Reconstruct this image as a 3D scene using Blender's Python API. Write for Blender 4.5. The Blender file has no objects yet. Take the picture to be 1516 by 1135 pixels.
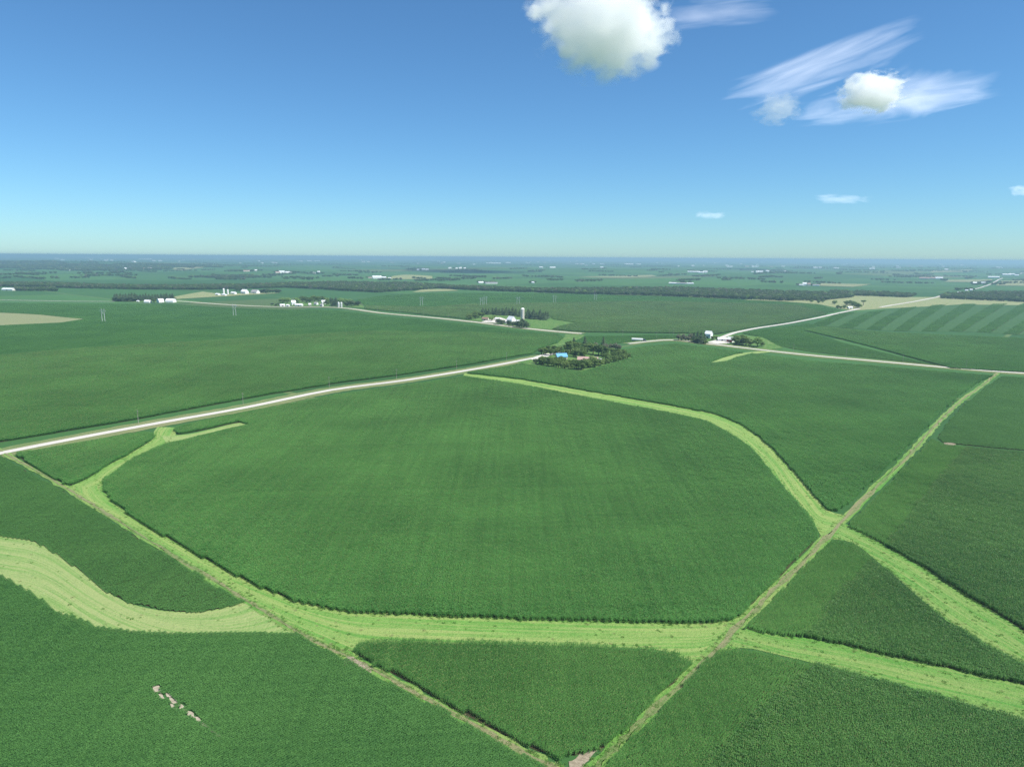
import bpy, math, random
import numpy as np
from mathutils import Matrix, Vector
from mathutils.geometry import delaunay_2d_cdt

random.seed(11)
rng = np.random.default_rng(7)
R = math.radians
sc = bpy.context.scene
col = sc.collection

# ------------------------------------------------------------------ camera
CAMZ = 125.0
FPX, PW, PH = 1020.0, 1516.0, 1135.0
PITCH, ROLL = math.atan(186.5 / FPX), R(0.36)
cam_d = bpy.data.cameras.new('camera')
cam = bpy.data.objects.new('camera', cam_d)
col.objects.link(cam)
cam_d.sensor_width = 36.0
cam_d.lens = 36.0 * FPX / PW
cam_d.clip_start = 1.0
cam_d.clip_end = 200000.0
cam.location = (0, 0, CAMZ)
CM = Matrix.Rotation(math.pi / 2 - PITCH, 3, 'X') @ Matrix.Rotation(ROLL, 3, 'Z')
cam.rotation_euler = CM.to_euler()
sc.camera = cam

# ------------------------------------------------------------------ light
SUN_EL, SUN_AZ = R(58), R(116)          # azimuth clockwise from the view direction (+Y)
w = bpy.data.worlds.new('World')
sc.world = w
w.use_nodes = True
nt = w.node_tree
sky = nt.nodes.new('ShaderNodeTexSky')
sky.sky_type = 'NISHITA'
sky.sun_disc = False
sky.sun_elevation = SUN_EL
sky.sun_rotation = SUN_AZ
sky.altitude = 300
sky.air_density = 0.95
sky.dust_density = 0.3
sky.ozone_density = 10.0
bg = nt.nodes['Background']
bg.inputs['Strength'].default_value = 0.081
tint = nt.nodes.new('ShaderNodeMix')
tint.data_type = 'RGBA'; tint.blend_type = 'MULTIPLY'
tint.inputs['Factor'].default_value = 1.0
tint.inputs[7].default_value = (.80, 1.035, 1.03, 1)
nt.links.new(sky.outputs[0], tint.inputs[6])
nt.links.new(tint.outputs[2], bg.inputs['Color'])
sun_d = bpy.data.lights.new('sun', 'SUN')
sun_d.energy = 4.8
sun_d.angle = R(0.53)
sun_d.color = (1.0, 0.955, 0.88)
sun = bpy.data.objects.new('sun', sun_d)
col.objects.link(sun)
SUNV = Vector((math.sin(SUN_AZ) * math.cos(SUN_EL), math.cos(SUN_AZ) * math.cos(SUN_EL), math.sin(SUN_EL)))
sun.rotation_euler = SUNV.to_track_quat('Z', 'Y').to_euler()
sun.location = (0, 0, 400)
sc.view_settings.view_transform = 'Standard'
sc.view_settings.look = 'None'
sc.view_settings.exposure = 0.75
sc.view_settings.gamma = 1.0
sc.cycles.use_denoising = True
sc.cycles.denoising_prefilter = 'NONE'
sc.cycles.denoising_input_passes = 'RGB_ALBEDO_NORMAL'
sc.cycles.max_bounces = 16
sc.cycles.diffuse_bounces = 3
sc.cycles.transmission_bounces = 3
sc.cycles.transparent_max_bounces = 8
sc.cycles.volume_bounces = 14
sc.cycles.caustics_reflective = False
sc.cycles.caustics_refractive = False
sc.cycles.volume_max_steps = 128

# ------------------------------------------------------------------ terrain
def sstep(a, b, x):
    t = np.clip((x - a) / (b - a), 0, 1)
    return t * t * (3 - 2 * t)

def H(x, y):
    x = np.asarray(x, float); y = np.asarray(y, float)
    r = np.hypot(x, y)
    z = 1.9 * np.sin(x / 88 + .6) * np.cos(y / 131 + .4) + 1.5 * np.sin((x * .6 + y * .8) / 97 + 2.1)
    z = z * (1 - .6 * sstep(1200, 2600, r))
    f = sstep(2300, 4800, r)
    z = z + f * (7 * np.sin(x / 620 + 1.1) * np.sin(y / 540 + .5) + 5 * np.sin(x / 330 - y / 410 + 1.7))
    z = z + 32 * np.exp(-((x + 5600) / 2300) ** 2 - ((y - 8600) / 1500) ** 2)
    z = z + 16 * np.exp(-((x - 900) / 1500) ** 2 - ((y - 6900) / 900) ** 2)
    z = z + 20 * np.exp(-((x - 6200) / 2300) ** 2 - ((y - 9800) / 1700) ** 2)
    return z * (1 - sstep(15000, 30000, r))

def Hz(x, y):
    return float(H(x, y))

TS = 60 * 1.004 ** np.arange(1860)

def at(px, py, z=0.0):
    """ground point (plus z) that the photograph's pixel looks at"""
    d = CM @ Vector(((px - PW / 2) / FPX, -(py - PH / 2) / FPX, -1.0))
    s = TS / math.hypot(d.x, d.y)
    X, Y, Z = d.x * s, d.y * s, CAMZ + d.z * s
    g = Z - (H(X, Y) + z)
    k = np.argmax(g < 0)
    if g[k] >= 0:
        k = len(TS) - 1
        return np.array([X[k], Y[k]])
    a = g[k - 1] / (g[k - 1] - g[k]) if k else 0
    i = max(k - 1, 0)
    return np.array([X[i] + (X[k] - X[i]) * a, Y[i] + (Y[k] - Y[i]) * a])

def px_m(p):
    """metres per photo pixel at ground point p"""
    return math.hypot(math.hypot(p[0], p[1]), CAMZ) / FPX

def lift(x, y):
    return 0.05 + np.hypot(x, y) * 1.6e-4

# ------------------------------------------------------------------ objects and names
def tag(o, label=None, cat=None, group=None, kind=None):
    if label: o['label'] = label
    if cat: o['category'] = cat
    if group: o['group'] = group
    if kind: o['kind'] = kind
    return o

def mesh_obj(name, verts, faces, mats, parent=None, smooth=False, fmat=None, uvs=None):
    me = bpy.data.meshes.new(name)
    me.from_pydata([tuple(v) for v in verts], [], [tuple(f) for f in faces])
    for m in (mats if isinstance(mats, (list, tuple)) else [mats]):
        me.materials.append(m)
    if fmat is not None:
        me.polygons.foreach_set('material_index', fmat)
    if uvs is not None:
        ul = me.uv_layers.new(name='UVMap')
        li = np.empty(len(me.loops), dtype=np.int32)
        me.loops.foreach_get('vertex_index', li)
        ul.data.foreach_set('uv', np.asarray(uvs, np.float32)[li].ravel())
    if smooth:
        me.polygons.foreach_set('use_smooth', [True] * len(me.polygons))
    me.update()
    o = bpy.data.objects.new(name, me)
    col.objects.link(o)
    if parent: o.parent = parent
    return o

def empty(name, loc, rz=0.0):
    o = bpy.data.objects.new(name, None)
    col.objects.link(o)
    o.location = loc
    o.rotation_euler = (0, 0, rz)
    o.empty_display_size = 1
    return o

def copy_of(o, parent=None):
    c = o.copy()
    col.objects.link(c)
    c.parent = parent
    return c

class MB:
    def __init__(s):
        s.v = []; s.f = []
    def box(s, x0, x1, y0, y1, z0, z1):
        n = len(s.v)
        s.v += [(x0, y0, z0), (x1, y0, z0), (x1, y1, z0), (x0, y1, z0), (x0, y0, z1), (x1, y0, z1), (x1, y1, z1), (x0, y1, z1)]
        s.f += [(n, n + 3, n + 2, n + 1), (n + 4, n + 5, n + 6, n + 7), (n, n + 1, n + 5, n + 4), (n + 1, n + 2, n + 6, n + 5), (n + 2, n + 3, n + 7, n + 6), (n + 3, n, n + 4, n + 7)]
        return s
    def poly(s, pts):
        n = len(s.v); s.v += [tuple(p) for p in pts]; s.f.append(tuple(range(n, n + len(pts)))); return s
    def prism(s, prof, x0, x1):
        """closed yz profile pulled along x"""
        n = len(s.v); k = len(prof)
        s.v += [(x0, y, z) for y, z in prof] + [(x1, y, z) for y, z in prof]
        s.f.append(tuple(range(n, n + k))); s.f.append(tuple(range(n + 2 * k - 1, n + k - 1, -1)))
        for i in range(k):
            j = (i + 1) % k
            s.f.append((n + j, n + i, n + k + i, n + k + j))
        return s
    def tube(s, pts, rad, seg=8, cap=True):
        n = len(s.v); pts = [Vector(p) for p in pts]
        for i, p in enumerate(pts):
            d = (pts[min(i + 1, len(pts) - 1)] - pts[max(i - 1, 0)]).normalized()
            a = d.orthogonal().normalized(); b = d.cross(a)
            if abs(d.z) > .99: a, b = Vector((1, 0, 0)), Vector((0, 1, 0))
            for k in range(seg):
                t = 2 * math.pi * k / seg
                s.v.append(tuple(p + (a * math.cos(t) + b * math.sin(t)) * rad[i]))
        for i in range(len(pts) - 1):
            for k in range(seg):
                q = (k + 1) % seg
                s.f.append((n + i * seg + k, n + i * seg + q, n + (i + 1) * seg + q, n + (i + 1) * seg + k))
        if cap:
            s.f.append(tuple(n + k for k in reversed(range(seg))))
            s.f.append(tuple(n + (len(pts) - 1) * seg + k for k in range(seg)))
        return s
    def obj(s, name, mat, parent=None, smooth=False):
        return mesh_obj(name, s.v, s.f, mat, parent, smooth)

# ------------------------------------------------------------------ materials
def new_mat(name):
    m = bpy.data.materials.new(name); m.use_nodes = True
    n = m.node_tree.nodes; b = n['Principled BSDF']
    return m, m.node_tree, b

def noise(nt, vec, scale, detail=3.0, rough=.55, dist=0.0):
    t = nt.nodes.new('ShaderNodeTexNoise'); t.noise_dimensions = '3D'
    t.inputs['Scale'].default_value = scale; t.inputs['Detail'].default_value = detail
    t.inputs['Roughness'].default_value = rough; t.inputs['Distortion'].default_value = dist
    if vec is not None: nt.links.new(vec, t.inputs['Vector'])
    return t.outputs['Fac']

def ramp(nt, fac, stops):
    r = nt.nodes.new('ShaderNodeValToRGB'); e = r.color_ramp.elements
    while len(e) < len(stops): e.new(.5)
    for k, (p, c) in enumerate(stops):
        e[k].position = p; e[k].color = (*c, 1) if len(c) == 3 else c
    nt.links.new(fac, r.inputs['Fac']); return r.outputs['Color']

def mix(nt, fac, a, b, mode='MIX'):
    m = nt.nodes.new('ShaderNodeMix'); m.data_type = 'RGBA'; m.blend_type = mode
    for s, v in ((m.inputs['Factor'], fac), (m.inputs[6], a), (m.inputs[7], b)):
        if isinstance(v, (int, float)): s.default_value = v
        elif isinstance(v, tuple): s.default_value = (*v, 1)
        else: nt.links.new(v, s)
    return m.outputs[2]

def math_n(nt, op, a, b=None, c=None, clamp=False):
    m = nt.nodes.new('ShaderNodeMath'); m.operation = op; m.use_clamp = clamp
    for i, v in enumerate((a, b, c)):
        if v is None: continue
        if isinstance(v, (int, float)): m.inputs[i].default_value = v
        else: nt.links.new(v, m.inputs[i])
    return m.outputs[0]

def mapping(nt, vec, scale=(1, 1, 1), rot=(0, 0, 0), loc=(0, 0, 0)):
    m = nt.nodes.new('ShaderNodeMapping'); nt.links.new(vec, m.inputs['Vector'])
    m.inputs['Scale'].default_value = scale; m.inputs['Rotation'].default_value = rot; m.inputs['Location'].default_value = loc
    return m.outputs[0]

def wpos(nt):
    return nt.nodes.new('ShaderNodeNewGeometry').outputs['Position']

def bump(nt, b, h, strength=.4, dist=.1):
    n = nt.nodes.new('ShaderNodeBump'); n.inputs['Strength'].default_value = strength; n.inputs['Distance'].default_value = dist
    nt.links.new(h, n.inputs['Height']); nt.links.new(n.outputs[0], b.inputs['Normal'])

def plain(name, c, rough=.7, spec=.3, var=.12, scale=.6):
    m, nt, b = new_mat(name)
    f = noise(nt, nt.nodes.new('ShaderNodeTexCoord').outputs['Object'], scale, 4)
    nt.links.new(mix(nt, f, tuple(x * (1 - var) for x in c), tuple(min(1, x * (1 + var)) for x in c)), b.inputs['Base Color'])
    b.inputs['Roughness'].default_value = rough; b.inputs['Specular IOR Level'].default_value = spec
    return m

def leaf_mat(name, c0, c1, trans=.35, field=False, rowdir=0.0, rough=.6, spec=.2):
    """two-sided leaf: diffuse + a little gloss + light passing through"""
    m, nt, b = new_mat(name)
    P = wpos(nt)
    rnd = nt.nodes.new('ShaderNodeObjectInfo').outputs['Random']
    if field:
        big = noise(nt, mapping(nt, P, (1 / 70, 1 / 70, 0)), 1.0, 3)
        strk = noise(nt, mapping(nt, P, (1 / 3.2, 1 / 90, 0), (0, 0, rowdir)), 1.0, 2)
        sm = noise(nt, mapping(nt, P, (1.3, 1.3, 1.3)), 1.0, 3, .7)
        huge = noise(nt, mapping(nt, P, (1 / 260, 1 / 260, 0), loc=(4, 9, 0)), 1.0, 2)
        lane = nt.nodes.new('ShaderNodeTexWhiteNoise'); lane.noise_dimensions = '1D'
        sxyz = nt.nodes.new('ShaderNodeSeparateXYZ'); nt.links.new(mapping(nt, P, (1 / 9.12, 1, 0), (0, 0, rowdir)), sxyz.inputs[0])
        nt.links.new(math_n(nt, 'FLOOR', sxyz.outputs[0]), lane.inputs['W'])
        big = math_n(nt, 'ADD', math_n(nt, 'MULTIPLY', big, .62), math_n(nt, 'ADD', math_n(nt, 'MULTIPLY', huge, .28), math_n(nt, 'MULTIPLY', lane.outputs['Value'], .10)))
        f = math_n(nt, 'ADD', math_n(nt, 'MULTIPLY', big, .75), math_n(nt, 'ADD', math_n(nt, 'MULTIPLY', strk, .3), math_n(nt, 'MULTIPLY', sm, .8)))
        f = math_n(nt, 'MULTIPLY_ADD', math_n(nt, 'SUBTRACT', f, .925), 2.6, .5, clamp=True)
    else:
        sm = noise(nt, P, .45, 2)
        f = math_n(nt, 'ADD', math_n(nt, 'MULTIPLY', rnd, .6), math_n(nt, 'MULTIPLY', sm, .4))
    c = mix(nt, f, c0, c1)
    nt.links.new(c, b.inputs['Base Color'])
    b.inputs['Roughness'].default_value = rough; b.inputs['Specular IOR Level'].default_value = spec
    t = nt.nodes.new('ShaderNodeBsdfTranslucent')
    nt.links.new(mix(nt, 1.0, c, (1.0, 1.0, .55), 'MULTIPLY'), t.inputs['Color'])
    x = nt.nodes.new('ShaderNodeMixShader'); x.inputs[0].default_value = trans
    nt.links.new(b.outputs[0], x.inputs[1]); nt.links.new(t.outputs[0], x.inputs[2])
    nt.links.new(x.outputs[0], nt.nodes['Material Output'].inputs['Surface'])
    return m

GRID = R(41)      # section lines of the county run 41 degrees right of the view

def ground_mat():
    m, nt, b = new_mat('farmland_patchwork')
    P = wpos(nt)
    g = mapping(nt, P, (1, 1, 0), (0, 0, GRID), (130, 60, 0))
    def brick(wd, ht, mort, off, c1, c2, cm):
        t = nt.nodes.new('ShaderNodeTexBrick'); nt.links.new(g, t.inputs['Vector'])
        t.inputs['Scale'].default_value = 1; t.inputs['Brick Width'].default_value = wd; t.inputs['Row Height'].default_value = ht
        t.inputs['Mortar Size'].default_value = mort; t.offset = off; t.inputs['Mortar Smooth'].default_value = .2
        for k, c in (('Color1', c1), ('Color2', c2), ('Mortar', cm)): t.inputs[k].default_value = (*c, 1)
        return t.outputs['Color']
    f = brick(805, 402, 4, .5, (.028, .082, .024), (.052, .130, .036), (.090, .14, .05))
    sel = brick(402, 1207, 0, .3, (0, 0, 0), (1, 1, 1), (0, 0, 0))
    tan = ramp(nt, sel, [(0, (0, 0, 0)), (.9, (0, 0, 0)), (.93, (1, 1, 1))])
    f = mix(nt, math_n(nt, 'MULTIPLY', tan, .5), f, (.13, .13, .06))
    n1 = noise(nt, mapping(nt, P, (1 / 160, 1 / 160, 0)), 1, 4)
    f = mix(nt, n1, mix(nt, 1.0, f, (.8, .82, .8), 'MULTIPLY'), mix(nt, 1.0, f, (1.2, 1.18, 1.15), 'MULTIPLY'))
    nt.links.new(f, b.inputs['Base Color'])
    b.inputs['Roughness'].default_value = .9; b.inputs['Specular IOR Level'].default_value = .1
    return m

def grass_mat(name, lo, hi, dry, dryness=.45, streak=True, wavy=1.0):
    """mown or rough grass; UV: u across in metres, v along in metres"""
    m, nt, b = new_mat(name)
    uv = nt.nodes.new('ShaderNodeTexCoord').outputs['UV']
    P = wpos(nt)
    fine = noise(nt, P, 1.4, 5, .7)
    mid = noise(nt, P, .16, 4, .6, .6)
    f = math_n(nt, 'MULTIPLY_ADD', math_n(nt, 'SUBTRACT', math_n(nt, 'ADD', math_n(nt, 'MULTIPLY', fine, .55), math_n(nt, 'MULTIPLY', mid, .45)), .5), 2.4, .5, clamp=True)
    c = mix(nt, f, lo, hi)
    if streak:
        s1 = noise(nt, mapping(nt, uv, (.55, .012, 0)), 1, 3, .65)
        s2 = noise(nt, mapping(nt, uv, (.16, .006, 0)), 1, 2)
        s = math_n(nt, 'ADD', math_n(nt, 'MULTIPLY', s1, .6), math_n(nt, 'MULTIPLY', s2, .4))
        k = math_n(nt, 'MULTIPLY_ADD', math_n(nt, 'SUBTRACT', math_n(nt, 'MULTIPLY_ADD', fine, .25, s), .56), 6.5, dryness, clamp=True)
    else:
        k = math_n(nt, 'MULTIPLY_ADD', math_n(nt, 'SUBTRACT', mid, .5), 4.0, dryness, clamp=True)
    c = mix(nt, math_n(nt, 'MULTIPLY', k, .85), c, dry)
    tuft = noise(nt, P, .55, 4, .75, 1.2)
    tf = math_n(nt, 'MULTIPLY', math_n(nt, 'SUBTRACT', tuft, .56), 7.0, clamp=True)
    c = mix(nt, math_n(nt, 'MULTIPLY', tf, .55), c, tuple(x * .72 for x in lo))
    worn = noise(nt, mapping(nt, P, (1, 1, 1), loc=(31, 17, 5)), .09, 5, .7, 1.5)
    wf = math_n(nt, 'MULTIPLY', math_n(nt, 'SUBTRACT', worn, .57), 6.0, clamp=True)
    c = mix(nt, math_n(nt, 'MULTIPLY', wf, .5), c, tuple(x * 1.1 for x in dry))
    nt.links.new(c, b.inputs['Base Color'])
    b.inputs['Roughness'].default_value = .85; b.inputs['Specular IOR Level'].default_value = .12
    bump(nt, b, noise(nt, P, 1.1, 5, .75), .9, .7)
    return m

def soil_mat(name, lo, hi, scale=.5):
    m, nt, b = new_mat(name)
    P = wpos(nt)
    f = noise(nt, P, scale, 5, .65)
    nt.links.new(ramp(nt, f, [(.3, lo), (.7, hi)]), b.inputs['Base Color'])
    b.inputs['Roughness'].default_value = .95; b.inputs['Specular IOR Level'].default_value = .05
    bump(nt, b, noise(nt, P, 2.5, 4), .6, .2)
    return m

def road_mat():
    m, nt, b = new_mat('crushed_limestone')
    uv = nt.nodes.new('ShaderNodeTexCoord').outputs['UV']
    P = wpos(nt)
    tr = noise(nt, mapping(nt, uv, (.9, .01, 0)), 1, 3)
    su = nt.nodes.new('ShaderNodeSeparateXYZ'); nt.links.new(uv, su.inputs[0])
    wt = math_n(nt, 'COSINE', math_n(nt, 'MULTIPLY', su.outputs[0], 3.14))
    f = math_n(nt, 'ADD', math_n(nt, 'MULTIPLY', tr, .6), math_n(nt, 'MULTIPLY', noise(nt, P, .9, 5), .4))
    f = math_n(nt, 'MULTIPLY_ADD', wt, .10, f)
    nt.links.new(ramp(nt, f, [(.3, (.34, .32, .28)), (.65, (.52, .50, .45))]), b.inputs['Base Color'])
    b.inputs['Roughness'].default_value = .95
    bump(nt, b, noise(nt, P, 5, 4), .3, .05)
    return m

M = {}
CORN0, CORN1 = (.039, .147, .027), (.119, .315, .070)
M['corn'] = leaf_mat('corn_leaf', CORN0, CORN1, .3, True, GRID, .55, .2)
M['corn_dark'] = leaf_mat('dark_corn_leaf', (.036, .122, .024), (.116, .270, .062), .3, True, GRID, .5, .25)
M['corn_row'] = leaf_mat('row_corn_leaf', (.050, .160, .034), (.130, .300, .074), .3, True, GRID, .55, .2)
M['tassel'] = plain('corn_tassel', (.22, .24, .09), .8, .1, .2)
M['soy'] = leaf_mat('soy_leaf', (.044, .138, .030), (.094, .230, .054), .22, True, GRID, .65, .2)
M['soil'] = soil_mat('field_soil', (.030, .030, .016), (.060, .055, .030))
M['sand'] = soil_mat('bare_sandy_soil', (.15, .125, .085), (.30, .26, .19), 1.2)
M['clover'] = grass_mat('low_hay_crop', (.025, .076, .019), (.046, .112, .030), (.062, .12, .036), .2, False)
M['palesand'] = soil_mat('washed_pale_sand', (.22, .195, .145), (.38, .34, .265), 1.2)  # sand colour lightened to make up for shade from the soybean edges
M['ground'] = ground_mat()
M['mown'] = grass_mat('mown_waterway_grass', (.070, .190, .032), (.150, .310, .064), (.25, .315, .10), .16)
M['hay'] = grass_mat('cut_hay_grass', (.100, .215, .048), (.180, .305, .080), (.28, .325, .13), .24)
M['rough'] = grass_mat('rough_green_grass', (.052, .172, .026), (.118, .280, .052), (.21, .285, .085), .14)
M['lane'] = grass_mat('dry_fence_row_grass', (.060, .15, .032), (.125, .20, .058), (.23, .21, .115), .3)
M['verge'] = grass_mat('road_verge_grass', (.055, .13, .03), (.115, .19, .055), (.21, .21, .10), .28)
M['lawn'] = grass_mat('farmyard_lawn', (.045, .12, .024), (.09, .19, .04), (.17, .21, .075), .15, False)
M['tan'] = grass_mat('pale_stubble', (.14, .185, .075), (.18, .22, .095), (.215, .22, .115), .4)
M['pasture'] = grass_mat('dry_pasture', (.13, .20, .07), (.20, .24, .10), (.30, .27, .15), .45, False)
M['road'] = road_mat()
M['gravelyard'] = soil_mat('gravel_yard', (.38, .36, .32), (.60, .57, .52), .4)
M['bark'] = plain('bark', (.10, .075, .055), .95, .05, .3)
M['decid'] = leaf_mat('broad_leaf', (.052, .115, .030), (.225, .320, .100), .45)
M['woodleaf'] = leaf_mat('wood_leaf', (.036, .085, .028), (.130, .200, .070), .35)
M['pale'] = leaf_mat('pale_broad_leaf', (.17, .29, .08), (.25, .38, .12), .45)
M['conif'] = leaf_mat('needle_leaf', (.055, .10, .048), (.11, .165, .075), .3)
M['dead'] = leaf_mat('greyed_leaf', (.13, .15, .10), (.20, .21, .14), .3)
M['white'] = plain('white_painted_metal', (.78, .78, .77), .45, .4, .05, .2)
M['roofw'] = plain('white_metal_roof', (.72, .73, .74), .35, .5, .08, .3)
M['roofg'] = plain('grey_shingle', (.27, .265, .265), .8, .2, .15)
M['roofr'] = plain('faded_red_roof', (.36, .25, .22), .75, .25, .15)
M['roofb'] = plain('blue_metal_roof', (.11, .33, .54), .4, .5, .12, .25)
M['roofbr'] = plain('brown_shingle', (.20, .13, .10), .85, .15, .15)
M['red'] = plain('barn_red', (.33, .06, .05), .75, .2, .15)
M['cream'] = plain('cream_siding', (.62, .58, .48), .7, .25, .08)
M['concrete'] = plain('silo_concrete', (.54, .48, .42), .85, .2, .12, .25)
M['dark'] = plain('dark_opening', (.03, .03, .035), .6, .3)
M['glass'] = plain('window_glass', (.05, .07, .09), .1, .8)
M['wood'] = plain('grey_weathered_pole', (.30, .28, .25), .9, .1, .15)
M['porcelain'] = plain('insulator', (.5, .5, .5), .3, .5)
M['galv'] = plain('galvanised_steel', (.55, .56, .56), .4, .5, .08)
M['tyre'] = plain('rubber', (.03, .03, .03), .8, .2)
M['navy'] = plain('dark_truck_paint', (.04, .05, .08), .3, .5)

# ------------------------------------------------------------------ the setting: ground
def build_ground():
    rs = [0.0] + list(55 * 1.024 ** np.arange(0, 302))
    front = np.radians(np.arange(-70, 70.01, 0.9))
    back = np.radians(np.arange(75, 286, 5))
    an = np.concatenate([front, back])
    n = len(an)
    V = [(0, 0, Hz(0, 0))]
    for r in rs[1:]:
        x = r * np.sin(an); y = r * np.cos(an); z = H(x, y)
        V += list(zip(x, y, z))
    F = [(0, 1 + (k + 1) % n, 1 + k) for k in range(n)]
    for i in range(len(rs) - 2):
        a = 1 + i * n; c = a + n
        for k in range(n):
            q = (k + 1) % n
            F.append((a + k, a + q, c + q, c + k))
    print('ground radius', rs[-1], len(F))
    o = mesh_obj('ground', V, F, M['ground'], smooth=True)
    tag(o, 'rolling green farmland in a patchwork reaching the horizon', 'ground', kind='structure')
build_ground()

def densify(poly, step):
    out = []
    for a, b in zip(poly, np.roll(poly, -1, 0)):
        k = max(1, int(np.hypot(*(b - a)) / step))
        for i in range(k): out.append(a + (b - a) * i / k)
    return np.array(out)

def inside(poly, x, y):
    r = np.zeros(x.shape, bool)
    for (x1, y1), (x2, y2) in zip(poly, np.roll(poly, -1, 0)):
        if y1 == y2: continue
        c = (y1 > y) != (y2 > y)
        r ^= c & (x < (x2 - x1) * (y - y1) / (y2 - y1) + x1)
    return r

def trace(pts):
    """pixel polygon -> ground polygon; a third entry is the height the pixel was read at"""
    return np.array([at(p[0], p[1], p[2] if len(p) > 2 else 0.0) for p in pts])

def sheet(name, poly, mat, grid, off, parent=None):
    b = densify(poly, grid)
    x0, y0 = b.min(0); x1, y1 = b.max(0)
    gx, gy = np.meshgrid(np.arange(x0 + grid / 2, x1, grid), np.arange(y0 + grid / 2, y1, grid))
    gx = gx.ravel(); gy = gy.ravel(); k = inside(b, gx, gy)
    pts = [Vector(p) for p in b] + [Vector((p, q)) for p, q in zip(gx[k], gy[k])]
    v, e, f = delaunay_2d_cdt(pts, [], [list(range(len(b)))], 1, 1e-4)[:3]
    vx = np.array([p.x for p in v]); vy = np.array([p.y for p in v])
    vz = H(vx, vy) + off * lift(vx, vy)
    o = mesh_obj(name, list(zip(vx, vy, vz)), f, mat, parent, True, uvs=list(zip(vx * math.cos(GRID) - vy * math.sin(GRID), vx * math.sin(GRID) + vy * math.cos(GRID))))
    return o

def ribbon(name, A, B, mat, off=1.0, step=5.0, across=6, crown=0.0, wobble=0.0):
    """strip of ground between two ground polylines with the same number of points"""
    L = [0.0]; rows = []; vs = []
    mid = (A + B) / 2
    for i in range(len(A) - 1):
        d = np.hypot(*(mid[i + 1] - mid[i])); k = max(1, int(d / step))
        for j in range(k):
            t = j / k
            rows.append((A[i] * (1 - t) + A[i + 1] * t, B[i] * (1 - t) + B[i + 1] * t)); vs.append(L[-1] + d * t)
        L.append(L[-1] + d)
    rows.append((A[-1], B[-1])); vs.append(L[-1])
    V, U, F = [], [], []
    for (a, b), v in zip(rows, vs):
        wd = np.hypot(*(b - a))
        for k in range(across + 1):
            t = k / across
            p = a * (1 - t) + b * t
            if wobble and k in (0, across):
                p = p + (a - b) / max(wd, .1) * wobble * (random.random() - .5) * (1 if k == 0 else -1)
            V.append((p[0], p[1], Hz(*p) + off * float(lift(*p)) + crown * (1 - (2 * t - 1) ** 2)))
            U.append((wd * t, v))
    n = across + 1
    for i in range(len(rows) - 1):
        for k in range(across):
            F.append((i * n + k, i * n + k + 1, (i + 1) * n + k + 1, (i + 1) * n + k))
    return mesh_obj(name, V, F, mat, smooth=True, uvs=U)

def smooth_line(P, n=4):
    """Catmull-Rom through the traced points"""
    P = np.asarray(P); out = []
    for i in range(len(P) - 1):
        p0, p1, p2, p3 = P[max(i - 1, 0)], P[i], P[i + 1], P[min(i + 2, len(P) - 1)]
        for k in range(n):
            t = k / n
            out.append(.5 * ((2 * p1) + (-p0 + p2) * t + (2 * p0 - 5 * p1 + 4 * p2 - p3) * t * t + (-p0 + 3 * p1 - 3 * p2 + p3) * t ** 3))
    out.append(P[-1])
    return np.array(out)

def line_ribbon(name, pix, width, mat, off, across=4, crown=0.0, side=0.0, wob=0.0, sm=4):
    P = smooth_line(trace(pix), sm)
    d = np.gradient(P, axis=0); d /= np.linalg.norm(d, axis=1)[:, None]
    nrm = np.stack([-d[:, 1], d[:, 0]], 1)
    return ribbon(name, P + nrm * (side + width / 2), P + nrm * (side - width / 2), mat, off, across=across, crown=crown, wobble=wob)

def pair_ribbon(name, pairs, mat, off=1.0, grow=1.5):
    A = smooth_line(trace([p[0] for p in pairs]), 3); B = smooth_line(trace([p[1] for p in pairs]), 3)
    d = A - B; d /= np.maximum(np.linalg.norm(d, axis=1)[:, None], .1)
    return ribbon(name, A + d * grow, B - d * grow, mat, off, across=8)

# ---- roads
ROAD_W = [(-90, 690), (0, 671), (120, 647.5), (250, 623.5), (360, 604), (490, 577.5), (600, 563), (700, 547), (760, 536), (803, 527.5), (835, 521)]
ROAD_E = [(930, 509), (965, 505), (1000, 503.5), (1050, 509), (1130, 518.5), (1200, 526), (1300, 535), (1400, 544), (1475, 550), (1540, 554)]
ROAD_N1 = [(-60, 443), (0, 444.5), (90, 446), (170, 446.5)]
ROAD_N2 = [(258, 445.5), (310, 449.5), (360, 452.5), (420, 454.5), (500, 455.5), (560, 463), (620, 468.5), (690, 475.5), (760, 484), (810, 489.5), (862, 494)]
ROAD_NE = [(1068, 500), (1085, 493.5), (1100, 490), (1140, 483), (1180, 476.5), (1225, 467.5), (1272, 457)]
ROAD_NE2 = [(1303, 455), (1330, 450.5), (1360, 445.5), (1394, 438)]
ROAD_NE3 = [(1438, 430), (1455, 425), (1470, 419), (1484, 412)]
ROAD_NE4 = [(1503, 408.5), (1512, 405), (1524, 402)]
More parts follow.
